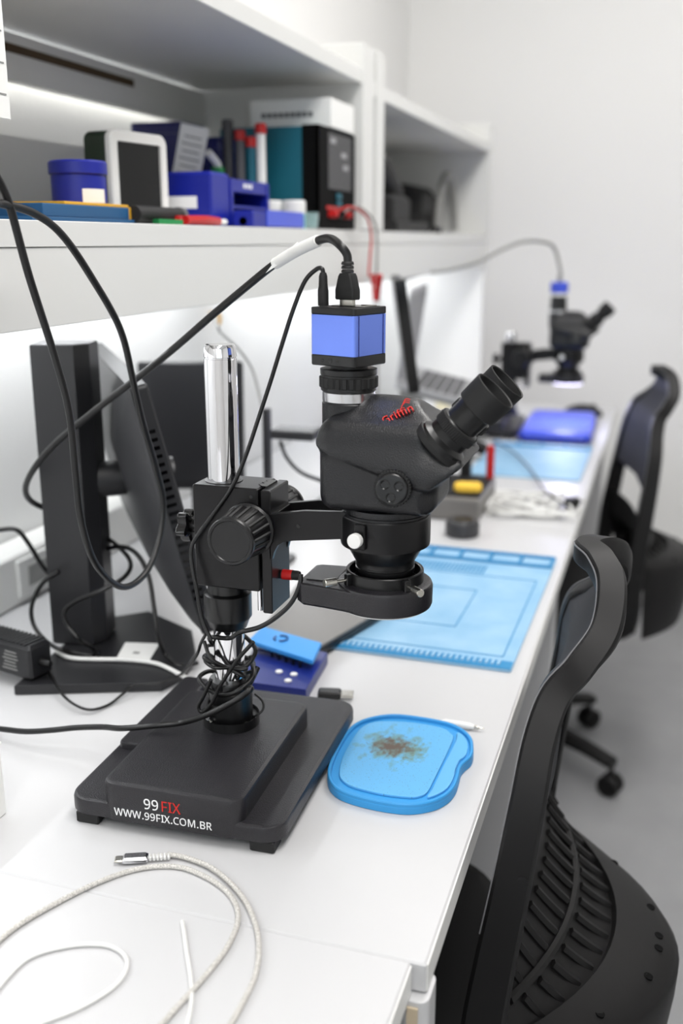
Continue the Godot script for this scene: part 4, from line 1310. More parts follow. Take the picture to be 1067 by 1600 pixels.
	for k in 5:
		var a := TAU * k / 5 + 0.62
		var d := Vector3(cos(a), 0, sin(a))
		var sd := Vector3(-d.z, 0, d.x)
		var sr := []
		for e in [[0.02, 0.125, 0.028, 0.022], [0.12, 0.115, 0.024, 0.018], [0.22, 0.098, 0.020, 0.014], [0.295, 0.080, 0.018, 0.012]]:
			var q := PackedVector3Array()
			for f in [[-1, -0.6], [-0.6, -1], [0.6, -1], [1, -0.6], [1, 0.6], [0.6, 1], [-0.6, 1], [-1, 0.6]]:
				q.append(d * e[0] + sd * (f[0] * e[2]) + Vector3(0, e[1] + f[1] * e[3], 0))
			sr.append(q)
		part("star_leg", Geo.new().loft(sr), M.chair_plastic, t, 40.0)
		var cp := d * 0.29
		var ca := part("caster", Geo.new().lathe([Vector2(0.012, -0.022), Vector2(0.022, -0.022), Vector2(0.026, -0.018), Vector2(0.026, -0.006), Vector2(0.018, -0.004), Vector2(0.018, 0.004), Vector2(0.026, 0.006), Vector2(0.026, 0.018), Vector2(0.022, 0.022), Vector2(0.012, 0.022)], 24), M.chair_plastic, t)
		ca.transform = tilt_to(sd, cp + Vector3(0, 0.0262, 0))
		part("caster_stem", Geo.new().lathe([Vector2(0.006, 0.03), Vector2(0.006, 0.082)], 12, cp), M.black_satin, t)

func build_chairs() -> void:
	chair("black office chair with curved back pushed in beside the large blue mat", Vector3(-0.352, 0.0, -0.92), 0.0)
	chair("black office chair farther off against the white wall with base showing", Vector3(-0.305, 0.0, -2.29), deg_to_rad(12))


# ---------------------------------------------------------------- things on the shelf
func build_shelf_things() -> void:
	var y := SHELF + 0.0002
	# flat boxes
	var t := thing("flat_box", "worn blue box with yellow corner under the blue jar", "box", Vector3(-0.655, y, -0.975))
	part("carton", Geo.new().box(Vector3(0, 0.0115, 0.0), Vector3(0.12, 0.013, 0.17), 0.0008), M.box_blue, t)
	part("base_sheet", Geo.new().box(Vector3(0.004, 0.0025, -0.02), Vector3(0.12, 0.005, 0.26), 0.0005), M.box_blue, t)
	part("yellow_lid", Geo.new().box(Vector3(0.0, 0.0195, -0.02), Vector3(0.119, 0.003, 0.13), 0.0004), M.yellow, t)
	part("yellow_end", Geo.new().box(Vector3(0.0, 0.0115, -0.0935), Vector3(0.1195, 0.014, 0.018), 0.0006), M.yellow, t)
	# jar
	t = thing("blue_jar", "round blue screw-lid jar with small white label", "jar", Vector3(-0.655, y + 0.0212, -1.055))
	part("jar_body", Geo.new().lathe([Vector2(0.0295, 0.0), Vector2(0.031, 0.002), Vector2(0.031, 0.031), Vector2(0.030, 0.033)], 40), M.royal_blue, t)
	part("lid", Geo.new().lathe([Vector2(0.032, 0.033), Vector2(0.033, 0.034), Vector2(0.033, 0.046), Vector2(0.031, 0.048), Vector2(0.027, 0.0485)], 40), M.royal_blue, t)
	var lg := Geo.new()
	var lrings := []
	for h in [0.002, 0.017]:
		var q := PackedVector3Array()
		for j in 9:
			var a := deg_to_rad(8 + j * 7.0)
			q.append(Vector3(0.0314 * cos(a), h, 0.0314 * sin(a)))
		for j in range(8, -1, -1):
			var a := deg_to_rad(8 + j * 7.0)
			q.append(Vector3(0.0308 * cos(a), h, 0.0308 * sin(a)))
		lrings.append(q)
	lg.loft(lrings)
	part("label", lg, M.white_paper, t).rotation.y = deg_to_rad(12)
	# green and white device with black face
	t = thing("screen_device", "upright dark green device with white frame and black face", "device", Vector3(-0.655, y + 0.0002, -1.19), deg_to_rad(80))
	var dg := Geo.new()
	dg.xf = Transform3D(Basis(Vector3.RIGHT, Vector3.BACK, Vector3.UP), Vector3(0, 0.0565, 0)) * Transform3D(Basis(Vector3.RIGHT, PI), Vector3.ZERO)
	dg.prism(rrect(0.110, 0.110, 0.012, 5), 0.0, 0.036, 0.003)
	part("case", dg, M.dark_green, t)
	dg = Geo.new()
	var ring_o := rrect(0.112, 0.112, 0.013, 5)
	var ring_i := rrect(0.086, 0.086, 0.003, 5)
	var fr := []
	for e in [[ring_o, 0.0], [ring_o, 0.006], [Geo.inset(ring_o, 0.002), 0.008], [ring_i, 0.008], [ring_i, 0.0]]:
		var q := PackedVector3Array()
		for p in e[0]:
			q.append(Vector3(p.x, p.y + 0.0565, e[1]))
		fr.append(q)
	dg.loft(fr, true, false)
	part("white_frame", dg, M.white_plastic, t)
	part("black_face", Geo.new().box(Vector3(0, 0.0565, 0.003), Vector3(0.088, 0.088, 0.003)), M.black_gloss, t)
	# roll in front of it
	t = thing("tape_roll", "black rolled cable sleeve with grey end in front of device", "roll", Vector3(-0.592, y + 0.0112, -1.125))
	part("roll", Geo.new().lathe([Vector2(0.0095, -0.06), Vector2(0.01, -0.058), Vector2(0.01, 0.058), Vector2(0.0095, 0.06)], 24), M.black_rubber, t).transform = tilt_to(Vector3.FORWARD, Vector3.ZERO)
	part("end_cap", Geo.new().lathe([Vector2(0.011, 0.05), Vector2(0.011, 0.061), Vector2(0.004, 0.0615)], 24), M.print_grey, t).transform = tilt_to(Vector3.FORWARD, Vector3.ZERO)
	t = thing("green_card", "small bent green card lying at the shelf edge", "card", Vector3(-0.568, y, -1.10))
	part("card", Geo.new().prism(PackedVector2Array([Vector2(0, 0.02), Vector2(0.006, -0.03), Vector2(-0.012, -0.03), Vector2(-0.012, 0.012)]), 0.0, 0.006, 0.0005), M.green, t)
	# two open navy bins at the back
	for b in [["tall navy plastic bin behind the green device", Vector3(-0.810, y, -1.585), 0.160, 0.098], ["narrow navy plastic bin between paper receipt and capped tubes", Vector3(-0.722, y, -1.59), 0.135, 0.062]]:
		t = thing("storage_bin", b[0], "bin", b[1])
		var h: float = b[2]
		var o := rrect(b[3] - 0.008, 0.082, 0.012, 4)
		var bg := Geo.new()
		var rr := []
		for e in [[o, 0.0, 0.012], [o, h - 0.012, 0.0], [o, h - 0.012, -0.004], [o, h, -0.004], [o, h, 0.003], [o, 0.006, 0.014]]:
			var q := PackedVector3Array()
			for p in Geo.inset(e[0], e[2]):
				q.append(Vector3(p.x, e[1], p.y))
			rr.append(q)
		bg.loft(rr)
		part("bin_body", bg, M.navy, t)
		part("lid", Geo.new().prism(rrect(b[3], 0.09, 0.014, 4), h, h + 0.006, 0.002), M.navy, t)
	# receipt
	t = thing("paper_receipt", "white paper slip with faint print lines clipped upright behind organizer", "paper", Vector3(-0.752, y, -1.49), deg_to_rad(20))
	var pg := Geo.new()
	pg.xf = Transform3D(Basis(Vector3.BACK, -0.22), Vector3.ZERO)
	pg.box(Vector3(0.0, 0.115, 0), Vector3(0.044, 0.085, 0.0008))
	part("sheet", pg, M.white_paper, t)
	for k in 6:
		var l := Geo.new()
		l.xf = pg.xf
		l.box(Vector3(0.0, 0.085 + k * 0.011, 0.0006), Vector3(0.032 - 0.006 * (k % 2), 0.0022, 0.0003))
		part("print_line", l, M.cable_grey, t)
	part("holder", Geo.new().box(Vector3(-0.004, 0.037, -0.004), Vector3(0.02, 0.074, 0.012), 0.002), M.brown_wood, t)
	# blue organizer
	t = thing("drawer_organizer", "royal blue plastic organizer with open slots and white lettering", "organizer", Vector3(-0.640, y, -1.372))
	part("left_case", Geo.new().box(Vector3(-0.02, 0.036, 0.052), Vector3(0.125, 0.072, 0.062), 0.004), M.royal_blue, t)
	part("label_plate", Geo.new().box(Vector3(-0.004, 0.032, 0.0832), Vector3(0.05, 0.016, 0.0008)), M.print_white, t)
	part("back_wall", Geo.new().box(Vector3(-0.08, 0.033, -0.05), Vector3(0.008, 0.066, 0.142), 0.001), M.royal_blue, t)
	for h in [0.0025, 0.028, 0.057]:
		part("slot_shelf", Geo.new().box(Vector3(-0.018, h, -0.05), Vector3(0.122, 0.005 if h < 0.05 else 0.018, 0.14), 0.001), M.royal_blue, t)
	for z in [0.018, -0.118]:
		part("upright", Geo.new().box(Vector3(-0.018, 0.033, z), Vector3(0.125, 0.066, 0.009), 0.001), M.royal_blue, t)
	for k in 3:
		part("white_letter", Geo.new().box(Vector3(0.0432, 0.058, -0.03 - k * 0.012), Vector3(0.0005, 0.006, 0.008)), M.print_white, t)
	# tube holder: four capped tubes standing behind the organizer
	var tubes := [[M.monitor_grey, M.monitor_grey, 0.0, 0.165, "grey capped tube standing behind the blue organizer"], [M.print_grey, M.red, 0.024, 0.150, "dark tube with low red cap behind the blue organizer"], [M.teal, M.red, 0.046, 0.140, "teal tube with red cap behind the blue organizer"], [M.white_plastic, M.red, 0.066, 0.160, "white tube with tall red cap beside power supply"]]
	for e in tubes:
		t = thing("capped_tube", e[4], "tube", Vector3(-0.680 + e[2] * 0.72, y, -1.535 - e[2] * 0.3), 0.0, "tubes behind the organizer")
		part("barrel", Geo.new().lathe([Vector2(0.007, 0.0), Vector2(0.0075, 0.004), Vector2(0.0075, e[3] - 0.016), Vector2(0.006, e[3] - 0.014)], 16), e[0], t)
		part("cap", Geo.new().lathe([Vector2(0.0088, e[3] - 0.016), Vector2(0.0092, e[3] - 0.002), Vector2(0.006, e[3])], 16), e[1], t)
	# spray bottle tip
	t = thing("nozzle_bottle", "small white nozzle bottle with green collar behind blue organizer", "bottle", Vector3(-0.685, y, -1.505))
	part("bottle_body", Geo.new().lathe([Vector2(0.014, 0.0), Vector2(0.015, 0.004), Vector2(0.015, 0.075), Vector2(0.008, 0.085)], 20), M.white_plastic, t)
	part("collar", Geo.new().lathe([Vector2(0.010, 0.083), Vector2(0.010, 0.092)], 18), M.green, t)
	part("nozzle", Geo.new().tube([Vector3(0, 0.09, 0), Vector3(0.0, 0.098, 0.004), Vector3(-0.004, 0.112, 0.024)], 0.006, 10, 4), M.white_plastic, t)
	# red pliers
	t = thing("pliers", "red handled pliers lying at the shelf edge", "pliers", Vector3(-0.575, y + 0.006, -1.20))
	for s in [-1.0, 1.0]:
		part("handle", Geo.new().tube([Vector3(0.006 * s, 0, 0.05), Vector3(0.010 * s, 0.001, 0.0), Vector3(0.004 * s, 0, -0.05)], 0.0055, 8, 6), M.red, t)
	part("jaw", Geo.new().box(Vector3(0, 0, -0.064), Vector3(0.01, 0.007, 0.03), 0.002), M.white_plastic, t)
	# small black-yellow driver
	t = thing("screwdriver", "stubby black and yellow screwdriver lying beside the pliers", "screwdriver", Vector3(-0.572, y + 0.008, -1.335))
	part("handle", Geo.new().lathe([Vector2(0.006, 0.0), Vector2(0.008, 0.004), Vector2(0.007, 0.03), Vector2(0.008, 0.05), Vector2(0.005, 0.055)], 16), M.black_rubber, t).transform = tilt_to(Vector3.FORWARD, Vector3.ZERO)
	part("yellow_band", Geo.new().lathe([Vector2(0.0085, 0.006), Vector2(0.0085, 0.014)], 16), M.yellow, t).transform = tilt_to(Vector3.FORWARD, Vector3.ZERO)
	# low blue drawer and cups
	t = thing("small_tray", "low blue plastic tray at the shelf edge before the white cups", "tray", Vector3(-0.572, y, -1.44))
	part("tray_body", Geo.new().box(Vector3(0, 0.011, 0), Vector3(0.03, 0.022, 0.21), 0.002), M.royal_blue, t)
	part("front_lip", Geo.new().box(Vector3(0.0155, 0.013, -0.02), Vector3(0.002, 0.022, 0.15), 0.0005), M.violet_blue, t)
	for e in [["white bottle cap cup behind the low blue tray", Vector3(-0.625, y, -1.575), M.white_plastic], ["white cup with aqua base beside the low blue tray", Vector3(-0.585, y, -1.575), M.aqua]]:
		t = thing("small_cup", e[0], "cup", e[1])
		part("cup_body", Geo.new().lathe([Vector2(0.017, 0.0), Vector2(0.0175, 0.02), Vector2(0.0175, 0.024)], 24), e[2], t)
		part("cap", Geo.new().lathe([Vector2(0.0185, 0.024), Vector2(0.0185, 0.042), Vector2(0.017, 0.044)], 24), M.white_plastic, t)
	t = thing("clear_dish", "clear plastic dish in front of the teal power supply", "dish", Vector3(-0.585, y, -1.612))
	part("dish", Geo.new().lathe([Vector2(0.02, 0.0), Vector2(0.026, 0.004), Vector2(0.028, 0.026), Vector2(0.0268, 0.026), Vector2(0.0248, 0.0055), Vector2(0.018, 0.002)], 28), M.clear_plastic, t)
	# power supply
	t = thing("power_supply", "teal bench power supply with black front panel and red terminals", "power supply", Vector3(-0.64, y, -1.735))
	part("case", Geo.new().box(Vector3(-0.015, 0.083, 0), Vector3(0.17, 0.160, 0.196), 0.002), M.teal, t)
	var pan := part("front_panel", Geo.new().box(Vector3(0.0735, 0.083, 0), Vector3(0.008, 0.164, 0.2), 0.002), M.panel_black, t)
	part("near_bezel", Geo.new().box(Vector3(0.062, 0.083, 0.0985), Vector3(0.03, 0.164, 0.003), 0.001), M.panel_black, t)
	part("display", Geo.new().box(Vector3(0.0778, 0.112, -0.01), Vector3(0.001, 0.09, 0.13)), M.monitor_grey, pan)
	for e in [[0.145, 0.03], [0.125, -0.03], [0.105, -0.04]]:
		part("digit_row", Geo.new().box(Vector3(0.0785, e[0], e[1]), Vector3(0.0006, 0.009, 0.03)), M.laptop_silver, pan)
	for e in [[0.056, 0.0], [0.044, 0.0]]:
		part("teal_button", Geo.new().box(Vector3(0.079, e[0], e[1]), Vector3(0.004, 0.009, 0.022), 0.001), M.teal, pan)
	for k in 3:
		part("terminal", Geo.new().lathe([Vector2(0.006, 0.0), Vector2(0.006, 0.014), Vector2(0.004, 0.016)], 14), M.red if k != 1 else M.black_gloss, pan).transform = tilt_to(Vector3.RIGHT, Vector3(0.0775, 0.025, 0.05 - 0.04 * k))
	part("red_label", Geo.new().box(Vector3(0.0778, 0.036, 0.02), Vector3(0.001, 0.006, 0.09)), M.red, pan)
	for sx in [-0.08, 0.055]:
		for sz in [-0.085, 0.085]:
			part("foot", Geo.new().box(Vector3(sx, 0.0015, sz), Vector3(0.014, 0.003, 0.014)), M.black_rubber, t)
	# carton on top
	t = thing("white_carton", "white carton with grey printed line on top of power supply", "box", Vector3(-0.632, y + 0.1652, -1.752))
	part("carton", Geo.new().box(Vector3(0, 0.023, 0), Vector3(0.145, 0.046, 0.13), 0.001), M.white_paper, t)
	for k in 9:
		part("print_mark", Geo.new().box(Vector3(-0.048 + k * 0.0105, 0.021, 0.0653), Vector3(0.008, 0.008, 0.0004)), M.print_grey, t)
	t = thing("hanging_sheet", "pale ruled sheet hanging from the upper shelf board by a dark clip", "paper", Vector3(-0.575, 1.355, -0.786))
	part("sheet", Geo.new().box(Vector3(0, 0.076, 0), Vector3(0.0015, 0.152, 0.068)), M.white_paper, t)
	for k in 5:
		part("ruled_line", Geo.new().box(Vector3(0.0009, 0.02 + k * 0.026, 0), Vector3(0.0004, 0.0015, 0.06)), M.cable_grey, t)
	part("clip", Geo.new().box(Vector3(0, 0.157, 0), Vector3(0.008, 0.015, 0.07), 0.002), M.black_rubber, t)
	# far bay: hot-air handle, bag, hose
	t = thing("tool_handle", "black angled tool body leaning in the short shelf bay", "tool", Vector3(-0.63, y, -2.30))
	part("barrel", Geo.new().tube([Vector3(-0.02, 0.155, 0.16), Vector3(0.0, 0.13, 0.09), Vector3(0.0, 0.085, -0.02)], 0.034, 16, 5), M.black_rubber, t)
	part("stand", Geo.new().box(Vector3(0, 0.04, 0.03), Vector3(0.09, 0.08, 0.16), 0.01), M.black_rubber, t)
	part("tip", Geo.new().lathe([Vector2(0.016, 0.0), Vector2(0.016, 0.03), Vector2(0.012, 0.034)], 16), M.laptop_silver, t).transform = tilt_to(Vector3(-0.2, 0.4, 0.8), Vector3(-0.022, 0.16, 0.175))
	part("base", Geo.new().box(Vector3(0, 0.012, -0.02), Vector3(0.12, 0.024, 0.30), 0.003), M.black_rubber, t)
	t = thing("black_bag", "rounded black soft bag in the short shelf bay beside hose", "bag", Vector3(-0.745, y, -2.97))
	var bag := Geo.new()
	bag.field(func(p: Vector3) -> float: return sd_box(p, Vector3(0, 0.068, 0), Vector3(0.06, 0.068, 0.17), 0.05) + 0.004 * sin(p.z * 60.0) * sin(p.y * 50.0), Vector3(-0.08, -0.01, -0.19), Vector3(0.08, 0.155, 0.19), 0.011)
	part("bag_body", bag, M.chair_fabric, t, 60.0)
	part("flap", Geo.new().box(Vector3(0.063, 0.085, 0.02), Vector3(0.006, 0.05, 0.2), 0.003), M.black_rubber, t)
	t = thing("grey_hose", "grey ribbed hose arching up at the end of shelf", "hose", Vector3(-0.62, y, -3.015))
	part("hose", Geo.new().tube([Vector3(-0.02, 0.012, 0.13), Vector3(-0.02, 0.09, 0.115), Vector3(-0.02, 0.15, 0.06), Vector3(-0.02, 0.165, 0.0), Vector3(-0.02, 0.12, -0.06), Vector3(-0.02, 0.05, -0.10), Vector3(-0.02, 0.012, -0.11)], 0.011, 12, 8), M.cable_grey, t)
	part("collar", Geo.new().lathe([Vector2(0.013, 0.0), Vector2(0.013, 0.02)], 16, Vector3(-0.02, 0.0, 0.13)), M.monitor_grey, t)


# ---------------------------------------------------------------- cables
func cable(called: String, label: String, pts: Array, r: float, m: Material, category := "cable") -> Node3D:
	var lowest: Vector3 = pts[0]
	for p in pts:
		if p.y < lowest.y:
			lowest = p
	var t := thing(called, label, category, lowest)
	var local := []
	for p in pts:
		local.append(p - lowest)
	part("sheath", Geo.new().tube(local, r, 12, 8), m, t, 60.0)
	return t

func pix(pts: Array, za: float, zb: float) -> Array:
	var out := []
	for i in pts.size():
		out.append(on_z(pts[i][0], pts[i][1], lerpf(za, zb, float(i) / (pts.size() - 1))))
	return out

func flat(pts: Array, ha: float, hb: float) -> Array:
	var out := []
	for i in pts.size():
		out.append(on_y(pts[i][0], pts[i][1], lerpf(ha, hb, float(i) / (pts.size() - 1))))
	return out

func build_cables() -> void:
	var o := Vector3(-0.373, DESK, -0.812)
	# loop hanging from the shelf
	var pts := []
	for p in [[-28, 240], [-8, 272], [14, 318], [45, 430], [85, 556], [108, 645], [118, 740], [127, 815], [150, 882], [190, 917], [226, 897], [248, 846], [255, 785], [243, 728], [223, 660], [209, 600], [188, 515], [142, 432], [96, 366], [52, 333], [0, 318], [-30, 318]]:
		pts.append(on_x(p[0], p[1], -0.505))
	var first: Vector3 = pts[0] * 2.0 - pts[1]
	pts = [Vector3(-0.70, SHELF + 0.004, -0.20), Vector3(-0.60, SHELF + 0.03, -0.36), first + Vector3(-0.02, -0.004, 0.03)] + pts + [Vector3(-0.54, SHELF + 0.009, -0.56), Vector3(-0.60, SHELF + 0.004, -0.46), Vector3(-0.70, SHELF + 0.004, -0.40)]
	cable("hanging_cable", "thick black cable drooping in a long loop from the shelf", pts, 0.0034, M.cable_black)
	# video cable with white sleeve
	var ct := o + Vector3(0.119, 0.447, 0)
	var hx := on_z(543, 466, -0.812)
	var t := thing("video_plug", "black video plug pushed into the top of the blue camera", "plug", Vector3(hx.x, ct.y + 0.0005, -0.812), deg_to_rad(-19.6))
	part("metal_tongue", Geo.new().box(Vector3(0, 0.003, 0), Vector3(0.0135, 0.006, 0.0045), 0.0004), M.steel, t)
	var hp := Geo.new()
	var rr := []
	for e in [[0.005, 0.0094, 0.005], [0.006, 0.0098, 0.0056], [0.013, 0.0098, 0.0056], [0.016, 0.0088, 0.0056], [0.024, 0.0070, 0.0052], [0.0265, 0.0056, 0.0048]]:
		var q := PackedVector3Array()
		for p in rrect(e[1] * 2, e[2] * 2, 0.002, 3):
			q.append(Vector3(p.x, e[0], p.y))
		rr.append(q)
	hp.loft(rr)
	part("grip", hp, M.black_rubber, t)
	for k in 3:
		part("strain_ring", Geo.new().lathe([Vector2(0.0052, 0.0268 + k * 0.0032), Vector2(0.0054, 0.028 + k * 0.0032), Vector2(0.0046, 0.0296 + k * 0.0032)], 16), M.black_rubber, t)
	var top := t.position + Vector3(0, 0.033, 0)
	pts = [top, top + Vector3(-0.0005, 0.008, 0)] + pix([[532, 384], [516, 373], [497, 376], [465, 391], [430, 412], [385, 448], [330, 494], [270, 546], [215, 590], [150, 640], [92, 688]], -0.812, -0.950) + pix([[56, 728], [40, 762], [50, 784], [84, 798], [125, 806]], -0.965, -1.10)
	cable("video_cable", "thick black video cable with white sleeve running down from camera", pts, 0.0037, M.cable_black)
	t = thing("cable_sleeve", "white paper sleeve wrapped round the video cable near its plug", "sleeve", pts[5])
	var sp := []
	for i in [4, 5, 6]:
		sp.append(pts[i] - t.position)
	part("wrap", Geo.new().tube(sp, 0.0052, 14, 6), M.white_paper, t, 60.0)
	part("flag", Geo.new().prism(PackedVector2Array([Vector2(0.0, 0.003), Vector2(0.028, -0.002), Vector2(0.03, 0.005), Vector2(-0.012, 0.0075)]), -0.0004, 0.0004, 0.0), M.white_paper, t).transform = Transform3D(Basis(Vector3.RIGHT, deg_to_rad(90)) * Basis(Vector3.UP, deg_to_rad(28)), sp[2] + Vector3(0.0, 0.004, 0.006))
	# camera power cord
	var dx := on_z(505, 470, -0.806)
	t = thing("power_plug", "slim round power plug in the top of the blue camera", "plug", Vector3(dx.x, ct.y + 0.0005, -0.806))
	part("grip", Geo.new().lathe([Vector2(0.0044, 0.0), Vector2(0.0046, 0.001), Vector2(0.0046, 0.012), Vector2(0.0038, 0.016), Vector2(0.0036, 0.024), Vector2(0.0026, 0.027)], 18), M.black_rubber, t)
	top = t.position + Vector3(0, 0.026, 0)
	pts = [top, top + Vector3(-0.001, 0.004, 0)] + pix([[494, 421], [476, 440], [458, 484], [440, 540], [424, 592], [405, 650], [384, 712], [362, 762], [334, 802], [309, 836], [299, 858], [301, 888], [308, 925], [316, 968], [330, 1000]], -0.806, -0.772)
	cable("thin_cable", "thin black cord from the camera crossing the focus block", pts, 0.0019, M.cable_black)
	# ring light lead
	var rl := on_z(462, 899, -0.812)
	t = thing("barrel_plug", "black barrel plug with red band in ring light socket", "plug", rl)
	part("grip", Geo.new().lathe([Vector2(0.0042, -0.014), Vector2(0.0045, -0.013), Vector2(0.0045, 0.002), Vector2(0.0038, 0.004)], 18), M.black_rubber, t).transform = tilt_to(Vector3(1, 0.02, 0), Vector3(0, 0, 0))
	part("red_band", Geo.new().lathe([Vector2(0.0048, -0.0125), Vector2(0.0048, -0.003)], 18), M.red, t).transform = tilt_to(Vector3(1, 0.02, 0), Vector3.ZERO)
	pts = pix([[470, 897], [468, 915], [455, 942], [432, 964], [405, 980], [375, 988]], -0.79, -0.775)
	for k in 26:
		var a := 1.1 + k * 0.62
		var rad := 0.021 + 0.005 * sin(k * 1.7) + (0.004 if k > 16 else 0.0)
		pts.append(o + Vector3(cos(a) * rad, 0.139 - k * 0.0022 + 0.008 * sin(k * 1.1 + 0.5), sin(a) * rad))
	cable("ring_light_lead", "black lead wound round the chrome pole from ring light", pts, 0.0022, M.cable_black)
	# lower windings and loops
	pts = []
	for k in 30:
		var a := 2.4 - k * 0.58
		var rad := 0.0245 + 0.0035 * sin(k * 2.3)
		pts.append(o + Vector3(cos(a) * rad - (0.010 if k % 11 == 4 else 0.0), 0.135 - k * 0.0017 - 0.028 * maxf(0.0, sin(k * 0.37)), sin(a) * rad))
	cable("wound_cord", "tangled thin black cord looped round the pole above its collar", pts, 0.0018, M.cable_black)
	pts = [o + Vector3(0.026, 0.105, -0.006), o + Vector3(0.024, 0.092, 0.014)] + pix([[392, 1076], [378, 1088], [350, 1104], [318, 1119]], -0.778, -0.77) + flat([[285, 1129], [240, 1134]], 0.806, 0.803) + flat([[190, 1138], [160, 1136], [120, 1137], [80, 1141], [40, 1143], [0, 1139], [-40, 1135]], 0.796, 0.757) + [Vector3(-0.76, DESK + 0.004, -0.74), Vector3(-0.835, DESK + 0.03, -0.72)]
	cable("mains_lead", "black lead lying across the microscope base towards the wall", pts, 0.0029, M.cable_black)
	pts = []
	for p in [[330, 1062], [318, 1088], [310, 1104], [316, 1112], [330, 1100], [345, 1070], [372, 1030], [396, 1003]]:
		pts.append(on_z(p[0], p[1], -0.785))
	cable("slack_cord", "short slack black loop falling beside the pole collar", pts, 0.0019, M.cable_black)
	pts = flat([[398, 1084], [410, 1095], [411, 1108], [400, 1118], [384, 1122]], 0.82, 0.7995)
	cable("wire_end", "thin wire end curling on the right of pole collar", pts, 0.0012, M.cable_black)
	# adapter cord over the stand base
	pts = flat([[68, 1034], [80, 1056], [95, 1082], [115, 1100], [140, 1109], [168, 1102]], 0.768, 0.7525) + flat([[190, 1086], [205, 1073], [218, 1069], [250, 1067], [285, 1052]], 0.757, 0.770) + pix([[306, 1026], [314, 1005], [322, 990]], -0.84, -0.80)
	cable("adapter_cord", "thin black cord curving over the desk from power adapter", pts, 0.0016, M.cable_black)
	# leads behind the monitor stand
	pts = [Vector3(-0.893, 0.90, -0.94)] + pix([[-25, 832], [0, 828], [26, 828], [45, 850], [66, 884], [86, 908], [104, 938]], -1.03, -1.07)
	cable("wall_lead", "black lead entering above the trunking and dropping behind pillar", pts, 0.003, M.cable_black)
	pts = pix([[92, 893], [66, 912], [50, 945], [52, 975], [70, 1000], [92, 1014]], -0.985, -0.96) + flat([[115, 1020], [140, 1024], [155, 1018]], 0.768, 0.766)
	cable("bent_lead", "dark lead curving round the front of monitor pillar", pts, 0.0027, M.cable_black)
	pts = pix([[140, 826], [178, 848], [203, 876], [196, 900]], -1.09, -0.985) + pix([[160, 922], [118, 940], [101, 956], [106, 978], [125, 1000]], -0.960, -0.958) + flat([[146, 1014], [153, 1026]], 0.768, 0.766)
	cable("looped_lead", "black lead looping out beside the monitor pillar", pts, 0.0027, M.cable_black)
	pts = pix([[150, 862], [188, 854], [214, 866], [232, 900], [240, 945], [246, 990]], -1.06, -0.99) + flat([[258, 1022], [280, 1040], [308, 1036]], 0.768, 0.756)
	cable("drooping_lead", "dark grey lead dropping from pillar onto the stand base", pts, 0.0028, M.cable_black)
	pts = flat([[88, 1018], [110, 1028], [150, 1030], [200, 1031], [245, 1037], [280, 1053], [296, 1062]], 0.7655, 0.7655)
	cable("white_lead", "white lead lying across the black monitor stand base", pts, 0.0026, M.cable_white)
	# braided cable in the foreground
	var con := on_y(180, 1343, DESK + 0.004)
	var con2 := on_y(228, 1340, DESK + 0.004)
	t = thing("usb_c_plug", "white and steel plug of the braided cable before the base", "plug", con)
	var dir := (con2 - con).normalized()
	var fr := Transform3D(Basis(dir, Vector3.UP, dir.cross(Vector3.UP)), Vector3.ZERO)
	var g := Geo.new()
	g.xf = fr
	g.box(Vector3(0.003, 0, 0), Vector3(0.007, 0.0024, 0.0082), 0.0008)
	part("metal_tip", g, M.steel, t)
	g = Geo.new()
	g.xf = fr
	g.box(Vector3(0.0165, 0, 0), Vector3(0.021, 0.006, 0.0105), 0.0018)
	part("housing", g, M.silver_ring, t)
	for k in 6:
		g = Geo.new()
		g.xf = fr
		g.box(Vector3(0.029 + k * 0.003, 0, 0), Vector3(0.0022, 0.0048, 0.0062), 0.0012)
		part("strain_ring", g, M.white_plastic, t)
	var bm := mat("braid", Color(0.8, 0.79, 0.77), 0.75)
	blotches(bm, Color(0.50, 0.49, 0.47), Color(0.98, 0.97, 0.95), 0.10, 0.09, 17)
	pts = flat([[262, 1335], [290, 1340], [330, 1356], [368, 1388], [392, 1425], [404, 1470], [400, 1520], [380, 1565], [355, 1610], [330, 1650]], DESK + 0.0035, DESK + 0.0022) + [Vector3(-0.27, DESK + 0.0022, -0.36), Vector3(-0.33, DESK + 0.0022, -0.24), Vector3(-0.42, DESK + 0.0022, -0.20)]
	cable("braided_cable", "grey-white braided charging cable curving down from its plug", pts, 0.0021, bm)
	pts = flat([[-190, 1690], [-100, 1580], [-30, 1500], [20, 1452], [90, 1410], [160, 1376], [220, 1357], [280, 1355], [330, 1375], [362, 1402], [372, 1436], [355, 1480], [318, 1528], [280, 1570], [240, 1615], [210, 1650]], DESK + 0.0023, DESK + 0.0023) + [Vector3(-0.34, DESK + 0.0023, -0.36), Vector3(-0.44, DESK + 0.0023, -0.27)]
	cable("braided_cable", "braided cable strand making the inner loop across the seam", pts, 0.0021, bm)
	pts = flat([[-20, 1565], [40, 1500], [110, 1478], [170, 1478], [198, 1500], [185, 1535], [130, 1572], [60, 1600], [0, 1625]], DESK + 0.002, DESK + 0.002)
	cable("thin_white_cord", "thin plain white cord coiled on the near desk", pts, 0.0017, M.cable_white)
	pts = flat([[285, 1440], [292, 1490], [299, 1540], [297, 1580], [285, 1630]], DESK + 0.002, DESK + 0.002)
	cable("thin_white_cord", "short straight thin white cord inside the braided loop", pts, 0.0017, M.cable_white)
	# leads of the power supply and the clip
	var a0 := Vector3(-0.555, SHELF + 0.028, -1.70)
	pts = [a0, a0 + Vector3(0.02, 0.01, -0.015)] + [on_x(572, 338, -0.525), on_x(580, 368, -0.522), on_x(578, 400, -0.522), on_x(576, 432, -0.522)]
	cable("red_test_lead", "red test lead hanging over the shelf edge from power supply", pts, 0.0022, M.cable_red)
